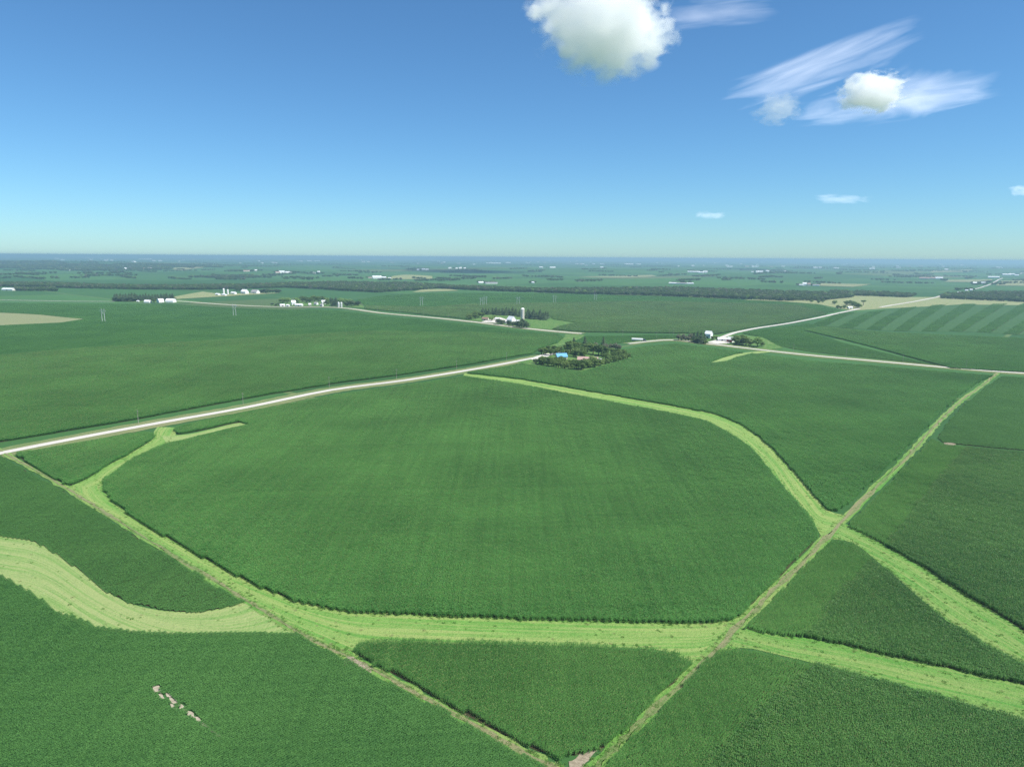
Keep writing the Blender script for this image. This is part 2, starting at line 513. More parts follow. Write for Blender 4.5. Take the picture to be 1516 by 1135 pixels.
for pix, wd, lab, vr in ((ROAD_W, 8, 'white gravel road along the west side of the large corn field', 10),
                     (ROAD_E, 6.5, 'white gravel road running behind the upper corn field to the edge of view', 9),
                     (ROAD_N2, 8, 'gravel road curving past the farm with the tall silo', 9),
                     (ROAD_N1, 8, 'thin gravel road beyond the tan stubble field', 0),
                     (ROAD_NE, 9, 'pale gravel road climbing from the red barn farm to the roadside shed', 0),
                     (ROAD_NE2, 10, 'pale gravel road crossing the dry pasture below the woods', 0),
                     (ROAD_NE3, 10, 'pale gravel road climbing the far hill above the woods', 0),
                     (ROAD_NE4, 12, 'last pale piece of gravel road near the horizon', 0)):
    if vr:
        v = line_ribbon('verge', pix, wd + 2 * vr, M['verge'], 1.2, across=8, wob=2)
        tag(v, 'mixed green and dry grass verge of the ' + ' '.join(lab.split()[1:9]), 'verge', kind='structure')
    o = line_ribbon('road', pix, wd, M['road'], 2.0, crown=.15)
    tag(o, lab, 'road', kind='structure')

# ---- grass waterways
W_MAIN = [((146, 708), (98, 722)), ((152, 728), (120, 738)), ((170, 746), (150, 757)), ((200, 768), (195, 786)), ((250, 798), (250, 818)), ((300, 826), (305, 852)),
          ((350, 853), (365, 889)), ((400, 876), (430, 928)), ((440, 891), (485, 958)), ((500, 904), (524, 972)), ((560, 909), (556, 950)), ((700, 915), (700, 950)),
          ((900, 921), (900, 955)), ((1000, 923), (980, 960)), ((1060, 922), (1030, 980)), ((1103, 910), (1050, 978))]
W_HAY = [((-90, 770), (-90, 806)), ((-50, 778), (-60, 822)), ((0, 794), (0, 852)), ((40, 800), (45, 878)), ((75, 814), (90, 908)), ((112, 840), (140, 928)), ((150, 870), (200, 935)), ((190, 893), (250, 937)),
         ((240, 905), (300, 938)), ((290, 907), (350, 938)), ((330, 902), (400, 937)), ((366, 891), (442, 938))]
W_NW = [((104, 721), (152, 720)), ((132, 709), (152, 713)), ((158, 691), (170, 699)), ((185, 677), (197, 680)), ((211, 662), (225, 665)), ((228, 650), (250, 655)), ((230, 640), (258, 642)), ((236, 632), (262, 633))]
W_SPUR = [((240, 646), (246, 656)), ((277, 643.5), (266, 652)), ((316, 635), (312, 640)), ((345, 628), (345, 632)), ((369, 625), (369, 626.5))]
W_UP = [((688, 553), (686, 556)), ((770, 562), (765, 568)), ((850, 576), (845, 583)), ((930, 590), (925, 598)), ((1000, 602), (995, 611)), ((1060, 614), (1045, 622)), ((1095, 628), (1080, 640)),
        ((1125, 648), (1110, 660)), ((1150, 672), (1135, 688)), ((1180, 705), (1160, 718)), ((1205, 735), (1185, 748)), ((1225, 757), (1205, 772)), ((1252, 764), (1218, 794))]
W_RIGHT = [((1240, 772), (1228, 796)), ((1275, 788), (1265, 803)), ((1300, 803), (1305, 835)), ((1350, 830), (1355, 878)), ((1400, 862), (1405, 920)), ((1440, 888), (1460, 953)), ((1480, 912), (1515, 982)), ((1560, 965), (1590, 1025))]
W_LOW = [((1080, 918), (1048, 970)), ((1140, 937), (1100, 957)), ((1180, 945), (1160, 968)), ((1250, 957), (1250, 990)), ((1350, 980), (1350, 1017)), ((1450, 1002), (1450, 1045)), ((1530, 1020), (1530, 1066)), ((1600, 1036), (1600, 1086))]
W_SLIV = [((1053, 536.5), (1054, 538.5)), ((1070, 530), (1076, 536)), ((1090, 524.5), (1090, 530)), ((1112, 521.5), (1112, 524.5)), ((1140, 520), (1140, 521.5))]
for k, (nm, pr, mt, lab) in enumerate((
        ('grass_waterway', W_MAIN, 'mown', 'wide light green waterway curving below the large corn field'),
        ('grass_waterway', W_HAY, 'hay', 'pale striped hay waterway bending between the two soybean fields'),
        ('grass_waterway', W_NW, 'mown', 'short light green waterway branch beside the small corner corn field'),
        ('grass_waterway', W_SPUR, 'hay', 'narrow pale grass spur pointing into the corn near the gravel road'),
        ('grass_waterway', W_UP, 'mown', 'light green waterway swinging between the large and the upper corn fields'),
        ('grass_waterway', W_RIGHT, 'rough', 'bright green waterway running down between the two dark corn fields'),
        ('grass_waterway', W_LOW, 'rough', 'broad bright green waterway crossing the lower corner past the field lane'),
        ('grass_waterway', W_SLIV, 'hay', 'short pale grass sliver in the upper corn field before the red barn'))):
    tag(pair_ribbon(nm, pr, M[mt], 1.0 + .12 * k, 1.0 if nm == 'x' else 1.4), lab, 'grass strip', kind='structure')

LANE_L = [(-60, 632), (5, 670), (100, 724), (200, 787), (300, 849), (365, 889), (440, 934), (520, 974), (600, 1017), (700, 1073), (800, 1127), (850, 1152), (930, 1195)]
LANE_R = [(830, 1178), (880, 1132), (940, 1074), (1040, 978), (1100, 917), (1160, 857), (1240, 777), (1300, 716), (1350, 667), (1400, 613), (1425, 591), (1455, 569), (1477, 552)]
tag(line_ribbon('lane_verge', LANE_R, 4.6, M['rough'], 2.0, side=-.6, wob=1.4, sm=8), 'rough green grass edging the lane that climbs to the road', 'grass strip', kind='structure')
tag(line_ribbon('lane_verge', LANE_L, 3.8, M['rough'], 1.9, wob=2.0, sm=8), 'rough green grass edging the lane beside the soybeans', 'grass strip', kind='structure')
tag(line_ribbon('field_lane', LANE_L, 1.5, M['lane'], 2.4, wob=1.2, sm=8), 'thin grey tan lane between the soybeans and the corn', 'lane', kind='structure')
tag(line_ribbon('field_lane', LANE_R, 1.9, M['lane'], 2.6, side=-.6, wob=2.0, sm=8), 'tan and green fence line lane climbing beside the corn to the road', 'lane', kind='structure')
for pix, lab in (([(842, 1128), (870, 1112), (884, 1110), (876, 1124), (862, 1140), (836, 1146)], 'bare sandy patch at the near corner of the corn'),
                 ([(509, 978), (516, 972), (524, 973), (536, 981), (552, 990), (549, 998), (540, 991), (526, 984), (517, 981), (511, 986)], 'bare tan soil where the waterway meets the lane'),
                 ([(1396, 657), (1404, 655), (1413, 656), (1416, 659), (1405, 661)], 'small bare tan washout at the edge of the soybeans')):
    bp = densify(trace(pix), 1.3); bp = bp + rng.normal(0, .45, bp.shape)
    tag(sheet('bare_soil', bp, M['sand'], 2, 3.0), lab, 'bare soil', kind='structure')

# ------------------------------------------------------------------ crops
def leaf_strip(V, F, FM, p, az, tilt, ln, wd, droop, mi=0):
    """arching leaf of two quads"""
    ca, sa = math.cos(az), math.sin(az)
    px, py = -sa * wd / 2, ca * wd / 2
    n = len(V)
    t = tilt
    x = y = z = 0.0
    pts = [(p[0], p[1], p[2])]
    for k in range(2):
        x += ln / 2 * math.cos(t); z += ln / 2 * math.sin(t); t -= droop
        pts.append((p[0] + ca * x, p[1] + sa * x, p[2] + z))
    ws = (.7, 1.0, .25)
    for (a, b, c), s in zip(pts, ws):
        V.append((a - px * s, b - py * s, c)); V.append((a + px * s, b + py * s, c))
    F += [(n, n + 1, n + 3, n + 2), (n + 2, n + 3, n + 5, n + 4)]
    FM += [mi, mi]

def corn_patch(nrow, length, step, seed, rowy=False):
    rd = random.Random(seed)
    V, F, FM = [], [], []
    for r in range(nrow):
        x0 = (r - (nrow - 1) / 2) * .76
        k = int(round(length / step))
        for j in range(k):
            y0 = -length / 2 + (j + .5) * step + rd.uniform(-.06, .06)
            xx = x0 + rd.uniform(-.04, .04)
            hh = rd.gauss(2.15, .09)
            for q in range(8):
                z = hh * (.28 + .68 * q / 7) if q else .35
                az = rd.choice((0, math.pi)) + rd.uniform(-1.15, 1.15)
                if rowy: az = rd.choice((1, -1)) * math.pi / 2 + rd.uniform(-.4, .4)
                leaf_strip(V, F, FM, (xx, y0, z), az, rd.uniform(.65, 1.15), rd.uniform(.55, .85) * ((1 if q < 6 else .75) if not rowy else .95 - .55 * q / 7), rd.uniform(.10, .16), rd.uniform(.8, 1.35))
            if rd.random() < .55:
                leaf_strip(V, F, FM, (xx, y0, hh), rd.uniform(0, 6.28), 1.35, .3, .09, .2, 1)
    return V, F, FM

def soy_patch(size, seed, dens):
    rd = random.Random(seed)
    V, F, FM = [], [], []
    n = int(size * size * dens)
    for _ in range(n):
        x = rd.uniform(-size / 2, size / 2); y = rd.uniform(-size / 2, size / 2)
        row = .5 + .5 * math.cos(2 * math.pi * x / .76)
        z = (.66 + .20 * row) * rd.uniform(.72, 1.0) + rd.gauss(0, .03)
        s = rd.uniform(.07, .115)
        a = rd.uniform(0, 6.28); tl = rd.gauss(0, .42); tb = rd.gauss(0, .42)
        u = Vector((math.cos(a), math.sin(a), tl)) * s; w_ = Vector((-math.sin(a), math.cos(a), tb)) * s
        c = Vector((x, y, z)); k = len(V)
        V += [tuple(c - u), tuple(c + w_ * .8), tuple(c + u), tuple(c - w_ * .8)]
        F.append((k, k + 1, k + 2, k + 3)); FM.append(0)
    return V, F, FM

def proto(name, data, mats):
    o = mesh_obj(name, data[0], data[1], mats, fmat=data[2])
    col.objects.unlink(o)
    return o

def proto_col(name, obs):
    c = bpy.data.collections.new(name)
    for o in obs: c.objects.link(o)
    return c

PATCH = 9.12
corn_big = [proto('corn_block_%d' % k, corn_patch(12, PATCH, .26, 40 + k), [M['corn'], M['tassel']]) for k in range(4)]
corn_mid = [proto('corn_square_%d' % k, corn_patch(4, 3.04, .26, 60 + k), [M['corn'], M['tassel']]) for k in range(3)]
corn_seg = [proto('corn_row_%d' % k, corn_patch(1, 1.52, .22, 80 + k), [M['corn'], M['tassel']]) for k in range(5)]
soy_big = [proto('soy_block_%d' % k, soy_patch(PATCH, 20 + k, 100), [M['soy']]) for k in range(3)]
soy_mid = [proto('soy_square_%d' % k, soy_patch(3.04, 30 + k, 100), [M['soy']]) for k in range(3)]
soy_seg = [proto('soy_tuft_%d' % k, soy_patch(1.14, 50 + k, 110), [M['soy']]) for k in range(4)]
# names inside a collection sort alphabetically; keep the ranges
CORN = proto_col('corn_blocks', corn_big + corn_seg + corn_mid)        # block 0-3, row 4-8, square 9-11
SOY = proto_col('soy_blocks', soy_big + soy_mid + soy_seg)             # block 0-2, square 3-5, tuft 6-9

def scatter_group(name, coll):
    g = bpy.data.node_groups.new(name, 'GeometryNodeTree')
    g.interface.new_socket('Geometry', in_out='INPUT', socket_type='NodeSocketGeometry')
    g.interface.new_socket('Geometry', in_out='OUTPUT', socket_type='NodeSocketGeometry')
    N, L = g.nodes, g.links
    gi, go = N.new('NodeGroupInput'), N.new('NodeGroupOutput')
    ci = N.new('GeometryNodeCollectionInfo'); ci.inputs['Collection'].default_value = coll
    ci.inputs['Separate Children'].default_value = True; ci.inputs['Reset Children'].default_value = True
    ip = N.new('GeometryNodeInstanceOnPoints'); ip.inputs['Pick Instance'].default_value = True
    def attr(nm, ty):
        a = N.new('GeometryNodeInputNamedAttribute'); a.data_type = ty; a.inputs['Name'].default_value = nm; return a.outputs[0]
    cx = N.new('ShaderNodeCombineXYZ')
    L.new(attr('rotz', 'FLOAT'), cx.inputs['Z'])
    L.new(gi.outputs[0], ip.inputs['Points']); L.new(ci.outputs[0], ip.inputs['Instance'])
    L.new(attr('variant', 'INT'), ip.inputs['Instance Index'])
    L.new(cx.outputs[0], ip.inputs['Rotation']); L.new(attr('size', 'FLOAT_VECTOR'), ip.inputs['Scale'])
    L.new(ip.outputs[0], go.inputs[0])
    return g

corn_row_big = [proto('corn_block_%d' % k, corn_patch(12, PATCH, .26, 140 + k, True), [M['corn_row'], M['tassel']]) for k in range(4)]
corn_row_mid = [proto('corn_square_%d' % k, corn_patch(4, 3.04, .26, 160 + k, True), [M['corn_row'], M['tassel']]) for k in range(3)]
corn_row_seg = [proto('corn_row_%d' % k, corn_patch(1, 1.52, .22, 180 + k, True), [M['corn_row'], M['tassel']]) for k in range(5)]
CORNROW = proto_col('corn_row_blocks', corn_row_big + corn_row_seg + corn_row_mid)
corn_dk_big = [proto('corn_block_%d' % k, corn_patch(12, PATCH, .26, 240 + k), [M['corn_dark'], M['tassel']]) for k in range(4)]
corn_dk_mid = [proto('corn_square_%d' % k, corn_patch(4, 3.04, .26, 260 + k), [M['corn_dark'], M['tassel']]) for k in range(3)]
corn_dk_seg = [proto('corn_row_%d' % k, corn_patch(1, 1.52, .22, 280 + k), [M['corn_dark'], M['tassel']]) for k in range(5)]
CORNDK = proto_col('corn_dark_blocks', corn_dk_big + corn_dk_seg + corn_dk_mid)
G_CORN, G_SOY = scatter_group('corn_scatter', CORN), scatter_group('soy_scatter', SOY)
G_DARK = scatter_group('corn_dark_scatter', CORNDK)
G_ROW = scatter_group('corn_row_scatter', CORNROW)

def scatter_obj(name, pts, rot, var, size, group):
    me = bpy.data.meshes.new(name)
    me.from_pydata([tuple(p) for p in pts], [], [])
    me.attributes.new('rotz', 'FLOAT', 'POINT').data.foreach_set('value', np.asarray(rot, np.float32))
    me.attributes.new('variant', 'INT', 'POINT').data.foreach_set('value', np.asarray(var, np.int32))
    me.attributes.new('size', 'FLOAT_VECTOR', 'POINT').data.foreach_set('vector', np.asarray(size, np.float32).ravel())
    o = bpy.data.objects.new(name, me); col.objects.link(o)
    md = o.modifiers.new('scatter', 'NODES'); md.node_group = group
    return o

TOTAL = [0]
def crop_field(name, pix, kind, label, rowdir=-GRID, holes=(), near=True, soil=True, cat=None, poly=None, height=1.0, rowy=False):
    """rowdir: rotation about z of the row direction (rows run along local y)"""
    poly = trace(pix) if poly is None else poly
    poly = densify(poly, 6 if near else 20)
    poly = poly + rng.normal(0, .45 if near else .8, poly.shape)
    ca, sa = math.cos(-rowdir), math.sin(-rowdir)
    rot = lambda p: np.stack([p[..., 0] * ca - p[..., 1] * sa, p[..., 0] * sa + p[..., 1] * ca], -1)
    back = lambda p: np.stack([p[..., 0] * ca + p[..., 1] * sa, -p[..., 0] * sa + p[..., 1] * ca], -1)
    lp = rot(poly); lh = [rot(densify(trace(h), 6)) for h in holes]
    def ins(x, y):
        r = inside(lp, x, y)
        for h in lh: r &= ~inside(h, x, y)
        return r
    x0, y0 = np.floor(lp.min(0) / PATCH) * PATCH; x1, y1 = lp.max(0)
    gx, gy = np.meshgrid(np.arange(x0, x1 + PATCH, PATCH) + PATCH / 2, np.arange(y0, y1 + PATCH, PATCH) + PATCH / 2)
    gx, gy = gx.ravel(), gy.ravel()
    cnt = np.zeros(gx.shape, int)
    ks = (-.5, -.25, 0, .25, .5)
    for a in ks:
        for b in ks: cnt += ins(gx + a * PATCH, gy + b * PATCH)
    full = cnt == 25; part = (cnt > 0) & ~full
    P = [np.stack([gx[full], gy[full]], -1)]
    nb = full.sum()
    var = [rng.integers(0, 4 if kind == 'corn' else 3, nb)]
    rz = [rng.integers(0, 2, nb) * math.pi if kind == 'corn' else rng.integers(0, 2, nb) * math.pi]
    ex, ey = gx[part], gy[part]
    if near:
        sx, sy = (.76, 1.52) if kind == 'corn' else (1.14, 1.14)
        lo, hi = (4, 9) if kind == 'corn' else (6, 10)
    else:
        sx = sy = 3.04
        lo, hi = (9, 12) if kind == 'corn' else (3, 6)
    ox = np.arange(-PATCH / 2 + sx / 2, PATCH / 2, sx); oy = np.arange(-PATCH / 2 + sy / 2, PATCH / 2, sy)
    qx, qy = np.meshgrid(ox, oy)
    fx = (ex[:, None] + qx.ravel()[None]).ravel(); fy = (ey[:, None] + qy.ravel()[None]).ravel()
    k = ins(fx, fy)
    P.append(np.stack([fx[k], fy[k]], -1)); var.append(rng.integers(lo, hi, k.sum())); rz.append(rng.integers(0, 2, k.sum()) * math.pi)
    L = np.concatenate(P); W = back(L)
    var = np.concatenate(var); rz = np.concatenate(rz) + rowdir
    z = H(W[:, 0], W[:, 1])
    hs = height * (1 + .07 * np.sin(W[:, 0] / 23 + 1) * np.sin(W[:, 1] / 31) + rng.normal(0, .03, len(z)))
    hs[nb:] *= rng.uniform(.78, 1.04, len(hs) - nb)
    size = np.stack([np.ones_like(z), np.ones_like(z), hs], -1)
    o = scatter_obj(name, np.stack([W[:, 0], W[:, 1], z], -1), rz, var, size, {0: G_CORN, 1: G_ROW, 2: G_DARK}[int(rowy)] if kind == 'corn' else G_SOY)
    TOTAL[0] += len(z)
    tag(o, label, cat or ('corn field' if kind == 'corn' else 'soybean field'), kind='stuff')
    if soil:
        if not holes:
            sheet('soil', poly[::2] if near else poly, M['soil'], 12 if near else 45, .55, o)
    return o

c = 2.0      # corn canopy height: far edges of a field were read at the top of the plants
C1 = [(152, 712), (169, 697, c), (195, 678, c), (224, 663, c), (251, 653, c), (266, 650.5, c), (310, 640, c), (345, 632, c), (372, 626, c), (352, 625), (316, 633.5), (277, 641.5), (263, 643), (257, 638), (262, 630, c),
      (300, 621.5, c), (360, 610, c), (490, 584, c), (600, 569, c), (680, 557, c), (690, 556.5, c), (765, 567, c), (845, 582, c), (925, 597, c), (995, 610, c), (1045, 621, c), (1080, 639, c), (1110, 659, c), (1135, 687, c),
      (1160, 717, c), (1185, 747, c), (1205, 771, c), (1214, 788, c), (1208, 800), (1150, 858), (1104, 905), (1088, 918), (1060, 922), (1000, 923), (900, 921), (700, 915), (560, 909), (500, 904), (440, 891), (400, 876),
      (350, 853), (300, 826), (250, 798), (200, 768), (170, 746), (155, 728)]
crop_field('corn_field', C1, 'corn', 'largest corn field, filling the middle inside the looping grass waterways')
C2 = [(692, 553), (770, 562), (850, 576), (930, 590), (1000, 602), (1060, 614), (1095, 628), (1125, 648), (1150, 672), (1180, 705), (1205, 735), (1225, 756), (1243, 757), (1256, 748), (1300, 706), (1350, 657), (1398, 606), (1422, 585), (1452, 565),
      (1470, 555, c), (1400, 549, c), (1300, 541, c), (1200, 533, c), (1130, 524.5, c), (1060, 515, c), (1000, 508, c), (960, 511, c), (915, 518, c), (938, 531), (862, 552), (790, 542), (766, 538, c), (745, 542, c)]
SLIV_H = [p[0] for p in W_SLIV] + [p[1] for p in reversed(W_SLIV)]
f2 = crop_field('corn_field', C2, 'corn', 'upper corn field between the light green waterway and the gravel road', holes=(SLIV_H,))
crop_field('corn_field', [(24, 673), (60, 664, c), (130, 652, c), (210, 638.5, c), (226, 640, c), (229, 648), (211, 661), (185, 676), (158, 690), (132, 708), (104, 719), (95, 718), (60, 698)], 'corn',
           'small corner corn field beside the gravel road and the grass branch')
C4 = [(524, 964), (535, 953), (550, 945, c), (600, 943, c), (700, 946, c), (800, 949, c), (900, 952, c), (960, 955, c), (1000, 962, c), (1030, 975, c), (1026, 984), (950, 1057), (900, 1104), (878, 1112), (852, 1119), (830, 1130), (795, 1114),
      (700, 1061), (600, 1008), (540, 976)]
crop_field('corn_field', C4, 'corn', 'triangular corn field at the bottom between the two lanes', height=1.04, rowy=True)
C5 = [(1068, 958, c), (1100, 957, c), (1160, 968, c), (1215, 980, c), (1120, 1064), (1040, 1150), (985, 1215), (865, 1200), (905, 1130), (958, 1076), (1006, 1022), (1041, 985)]
crop_field('corn_field', C5, 'corn', 'band of long straight corn rows beside the lane at the lower edge', height=1.02, rowy=True)
C5B = [(1205, 977.5, c), (1250, 988, c), (1350, 1015, c), (1450, 1043, c), (1530, 1064, c), (1600, 1084, c), (1640, 1210), (974, 1215), (1030, 1150), (1111, 1064)]
crop_field('corn_field', C5B, 'corn', 'dark speckled corn field filling the lower right corner', rowdir=-GRID + math.pi / 2, rowy=2)
C6 = [(1104, 932), (1145, 888), (1198, 834), (1236, 797, c), (1265, 801, c), (1300, 829, c), (1240, 893), (1200, 946), (1140, 938)]
crop_field('corn_field', C6, 'corn', 'corn with visible rows beside the lane between the two bright waterways', height=.97, rowy=True)
C6B = [(1292, 823, c), (1355, 876, c), (1405, 918, c), (1460, 951, c), (1515, 979, c), (1590, 1022, c), (1590, 1033), (1530, 1019), (1450, 1001), (1350, 979), (1250, 956), (1192, 945), (1233, 893)]
crop_field('corn_field', C6B, 'corn', 'dark wedge of corn between the two bright green waterways', rowdir=-GRID + math.pi / 2, rowy=2)
C7 = [(1254, 781), (1297, 738), (1361, 671), (1380, 652), (1396, 656, c), (1440, 661, c), (1362, 752), (1320, 814), (1300, 803), (1275, 788)]
crop_field('corn_field', C7, 'corn', 'paler strip of corn climbing along the right side of the lane', height=.95, rowy=True)
C7B = [(1431, 660, c), (1516, 668, c), (1600, 676, c), (1680, 960), (1560, 963), (1480, 911), (1440, 887), (1400, 861), (1350, 829), (1312, 810), (1354, 752)]
crop_field('corn_field', C7B, 'corn', 'dark corn field at the right edge above the bright waterway', rowdir=-GRID + math.pi / 2, rowy=2)

S1 = [(-90, 640), (-30, 663), (4, 678), (98, 730), (200, 792), (302, 854), (362, 890), (330, 902), (290, 907), (240, 905), (190, 893), (150, 870), (112, 840), (75, 814), (40, 800), (0, 794), (-50, 778), (-90, 770)]
S1 = [(p[0], p[1], .8) if p[1] > 790 else p for p in S1[:7]] + S1[7:]
crop_field('soybean_field', S1, 'soy', 'smooth soybean field between the left lane and the pale hay strip')
S2 = [(-90, 806), (-60, 822), (0, 852), (45, 878), (90, 908), (140, 928), (200, 935), (250, 937), (300, 938), (350, 938), (400, 937), (442, 938), (516, 979), (604, 1025), (704, 1080), (804, 1135), (900, 1190), (850, 1220), (-120, 1220)]
S2H = []
for k, (t, ln_, wd_, sd_) in enumerate(((.02, 13, 4.2, 0), (.11, 9, 2.2, -5), (.17, 8, 2.6, 3), (.27, 12, 3.0, 1), (.31, 10, 2.0, -6), (.40, 13, 3.2, 1), (.53, 12, 3.6, 0), (.64, 9, 2.6, 1), (.74, 13, 2.4, 0), (.86, 9, 2.0, 0), (.96, 8, 1.6, 0))):
    cx_, cy_ = 231 + 96 * t, 1019 + 72 * t                       # broken streak running down to the right
    ux, uy = .80, .60
    wd_ *= 2.4; ln_ *= 1.5
    cx_, cy_ = cx_ - uy * sd_ * -1, cy_ + ux * sd_ * -1
    S2H.append([(cx_ - ux * ln_ * .5, cy_ - uy * ln_ * .5), (cx_ + uy * wd_ * .5, cy_ - ux * wd_ * .6), (cx_ + ux * ln_ * .5, cy_ + uy * ln_ * .5), (cx_ - uy * wd_ * .7, cy_ + ux * wd_ * .5)])
S2H = tuple(S2H)
crop_field('soybean_field', S2, 'soy', 'smooth soybean field with a sandy streak filling the bottom left',
           holes=S2H)
for h in S2H:
    tag(sheet('bare_soil', densify(trace(h), 1.0) + rng.normal(0, .12, densify(trace(h), 1.0).shape), M['palesand'], 1.5, 1.5), 'piece of the broken sandy streak in the bottom left soybeans', 'bare soil', 'sandy streak in the soybeans', 'structure')
S3 = [(1396, 655), (1388, 649), (1402, 628), (1428, 598), (1458, 574), (1482, 557), (1516, 559), (1600, 564), (1600, 674), (1516, 667), (1440, 660)]
crop_field('soybean_field', S3, 'soy', 'bright soybean field at the right edge below the road corner', rowdir=-GRID)


# ---- taller weeds on the waterways
def tuft_patch(seed, h):
    rd = random.Random(seed); V, F, FM = [], [], []
    for _ in range(26):
        r_, a = rd.random() ** .5 * .55, rd.uniform(0, 6.28)
        leaf_strip(V, F, FM, (math.cos(a) * r_, math.sin(a) * r_, 0), rd.uniform(0, 6.28), rd.uniform(.9, 1.4), h * rd.uniform(.6, 1.1), .09, rd.uniform(.2, .7))
    return V, F, FM
M['weed'] = leaf_mat('weed_leaf', (.075, .19, .032), (.16, .32, .065), .4)
M['drygrass'] = leaf_mat('dry_grass_leaf', (.20, .22, .09), (.32, .31, .16), .3)
TUFT = proto_col('tufts', [proto('tuft_0', tuft_patch(1, .5), [M['weed']]), proto('tuft_1', tuft_patch(2, .7), [M['weed']]), proto('tuft_2', tuft_patch(3, .4), [M['drygrass']])])
G_TUFT = scatter_group('tuft_scatter', TUFT)
tp_ = []
for pr, dens in ((W_MAIN, .09), (W_NW, .10), (W_UP, .07), (W_RIGHT, .14), (W_LOW, .14), (W_HAY, .012)):
    A_, B_ = trace([p[0] for p in pr]), trace([p[1] for p in pr])
    for i in range(len(pr) - 1):
        ar = .5 * (np.hypot(*(A_[i] - B_[i])) + np.hypot(*(A_[i + 1] - B_[i + 1]))) * np.hypot(*((A_[i] + B_[i] - A_[i + 1] - B_[i + 1]) / 2))
        for _ in range(int(ar * dens)):
            s_ = rng.random(); t_ = rng.random()
            if rng.random() < .6: t_ = rng.choice([abs(rng.normal(0, .07)), 1 - abs(rng.normal(0, .07))])
            tp_.append((A_[i] * (1 - s_) + A_[i + 1] * s_) * (1 - t_) + (B_[i] * (1 - s_) + B_[i + 1] * s_) * t_)
for ln, wd in ((LANE_L, 2.4), (LANE_R, 3.2)):
    P_ = smooth_line(trace(ln), 40)
    for p_ in P_[::1]:
        for _ in range(2): tp_.append(p_ + rng.normal(0, wd * .6, 2))
tp_ = np.array(tp_)
o = scatter_obj('weeds', np.stack([tp_[:, 0], tp_[:, 1], H(tp_[:, 0], tp_[:, 1]) + .05], -1), rng.uniform(0, 6.28, len(tp_)), rng.choice([0, 1, 2], len(tp_), p=[.45, .3, .25]), rng.uniform(.5, 1.15, (len(tp_), 1)).repeat(3, 1), G_TUFT)
tag(o, 'scattered taller weeds and grass tufts on the waterways and lanes', 'weeds', kind='stuff')
print('tufts', len(tp_))

# ---- fields beyond the roads
N1 = [(-90, 669), (0, 654.5), (60, 645), (180, 625), (300, 602.5), (400, 584), (500, 567.5), (600, 554.5), (700, 539.5), (788, 524), (797, 515, c), (825, 506, c), (834, 499, c), (826, 495.5), (700, 493), (620, 492), (530, 491), (420, 498), (300, 506), (130, 516), (0, 527), (-90, 534)]
crop_field('corn_field', N1, 'corn', 'wide corn field beyond the gravel road on the left', rowdir=-GRID + math.pi / 2)
N2 = [(-90, 533), (0, 526), (130, 515), (300, 505), (420, 497), (530, 490), (620, 491), (700, 492), (826, 494.5), (842, 495, .8), (760, 488, .8), (690, 479.5, .8), (620, 472, .8), (560, 467, .8), (500, 459, .8), (420, 458, .8), (310, 453.5, .8), (258, 450, .8), (170, 449.5, .8), (0, 448, .8), (-90, 447, .8)]
TANL = [(-90, 460), (0, 463), (60, 466), (126, 472.5), (90, 478), (0, 482), (-90, 486)]
crop_field('soybean_field', N2, 'soy', 'dark soybean field behind the wide corn field and below the curving road', holes=(TANL,), near=False)
tag(sheet('stubble_field', trace(TANL), M['tan'], 40, 1.0), 'pale tan stubble field at the left edge', 'stubble field', kind='structure')
crop_field('soybean_field', [(850, 514), (840, 508, .8), (868, 498), (960, 496), (1060, 498), (1045, 503, .8), (1000, 499.5, .8), (960, 501.5, .8), (930, 505, .8), (890, 511, .8)], 'soy', 'narrow soybean field behind the tree grove and the white trailer')
W_BACK = [((836, 495), (866, 496)), ((834, 501), (854, 504)), ((815, 508), (826, 513)), ((794, 514), (800, 520))]
tag(pair_ribbon('grass_waterway', W_BACK, M['lawn'], 1.5, 0.0), 'small light green waterway curving behind the tree grove', 'grass strip', kind='structure')
N4A = [(540, 457.5), (600, 463), (690, 472.5), (696, 468), (716, 463), (760, 464), (812, 466), (818, 473), (853, 478), (826, 484), (818, 488), (862, 491.5), (960, 493), (1062, 495), (1085, 489, c), (1140, 479.5, c), (1180, 473, c), (1225, 464, c), (1180, 452), (1100, 449), (1000, 447), (860, 448), (760, 449), (700, 450), (640, 455), (540, 453)]
crop_field('corn_field', N4A, 'corn', 'corn field around the farm with the tall silo', near=False, rowy=2)
N4B = [(540, 452.5), (640, 454.5), (700, 449.5), (760, 448.5), (860, 447.5), (1000, 446.5), (1100, 448.5), (1180, 451.5), (1225, 463, .8), (1246, 459, .8), (1210, 451), (1160, 447), (1100, 444), (1040, 441), (960, 438), (880, 436), (800, 434.5), (700, 433.5), (640, 434), (560, 438), (530, 444)]
crop_field('soybean_field', N4B, 'soy', 'far soybean field along the foot of the creek woods', near=False)
crop_field('soybean_field', [(1152, 512), (1200, 520, .8), (1300, 530, .8), (1392, 540.5, .8), (1330, 527, .8), (1245, 506, .8), (1192, 489.5, .8), (1208, 482, .8), (1195, 478, .8), (1150, 484.5, .8), (1098, 493.5), (1130, 500)], 'soy', 'wedge of soybeans between the road and the dark corn edge')
crop_field('corn_field', [(1190, 489), (1250, 503.5), (1330, 524.5), (1408, 545.5), (1475, 547, c), (1540, 550, c), (1620, 553, c), (1620, 505), (1516, 502), (1400, 497), (1300, 492), (1215, 484)], 'corn', 'corn field with a dark slanting front edge on the right')
STR_N = 21
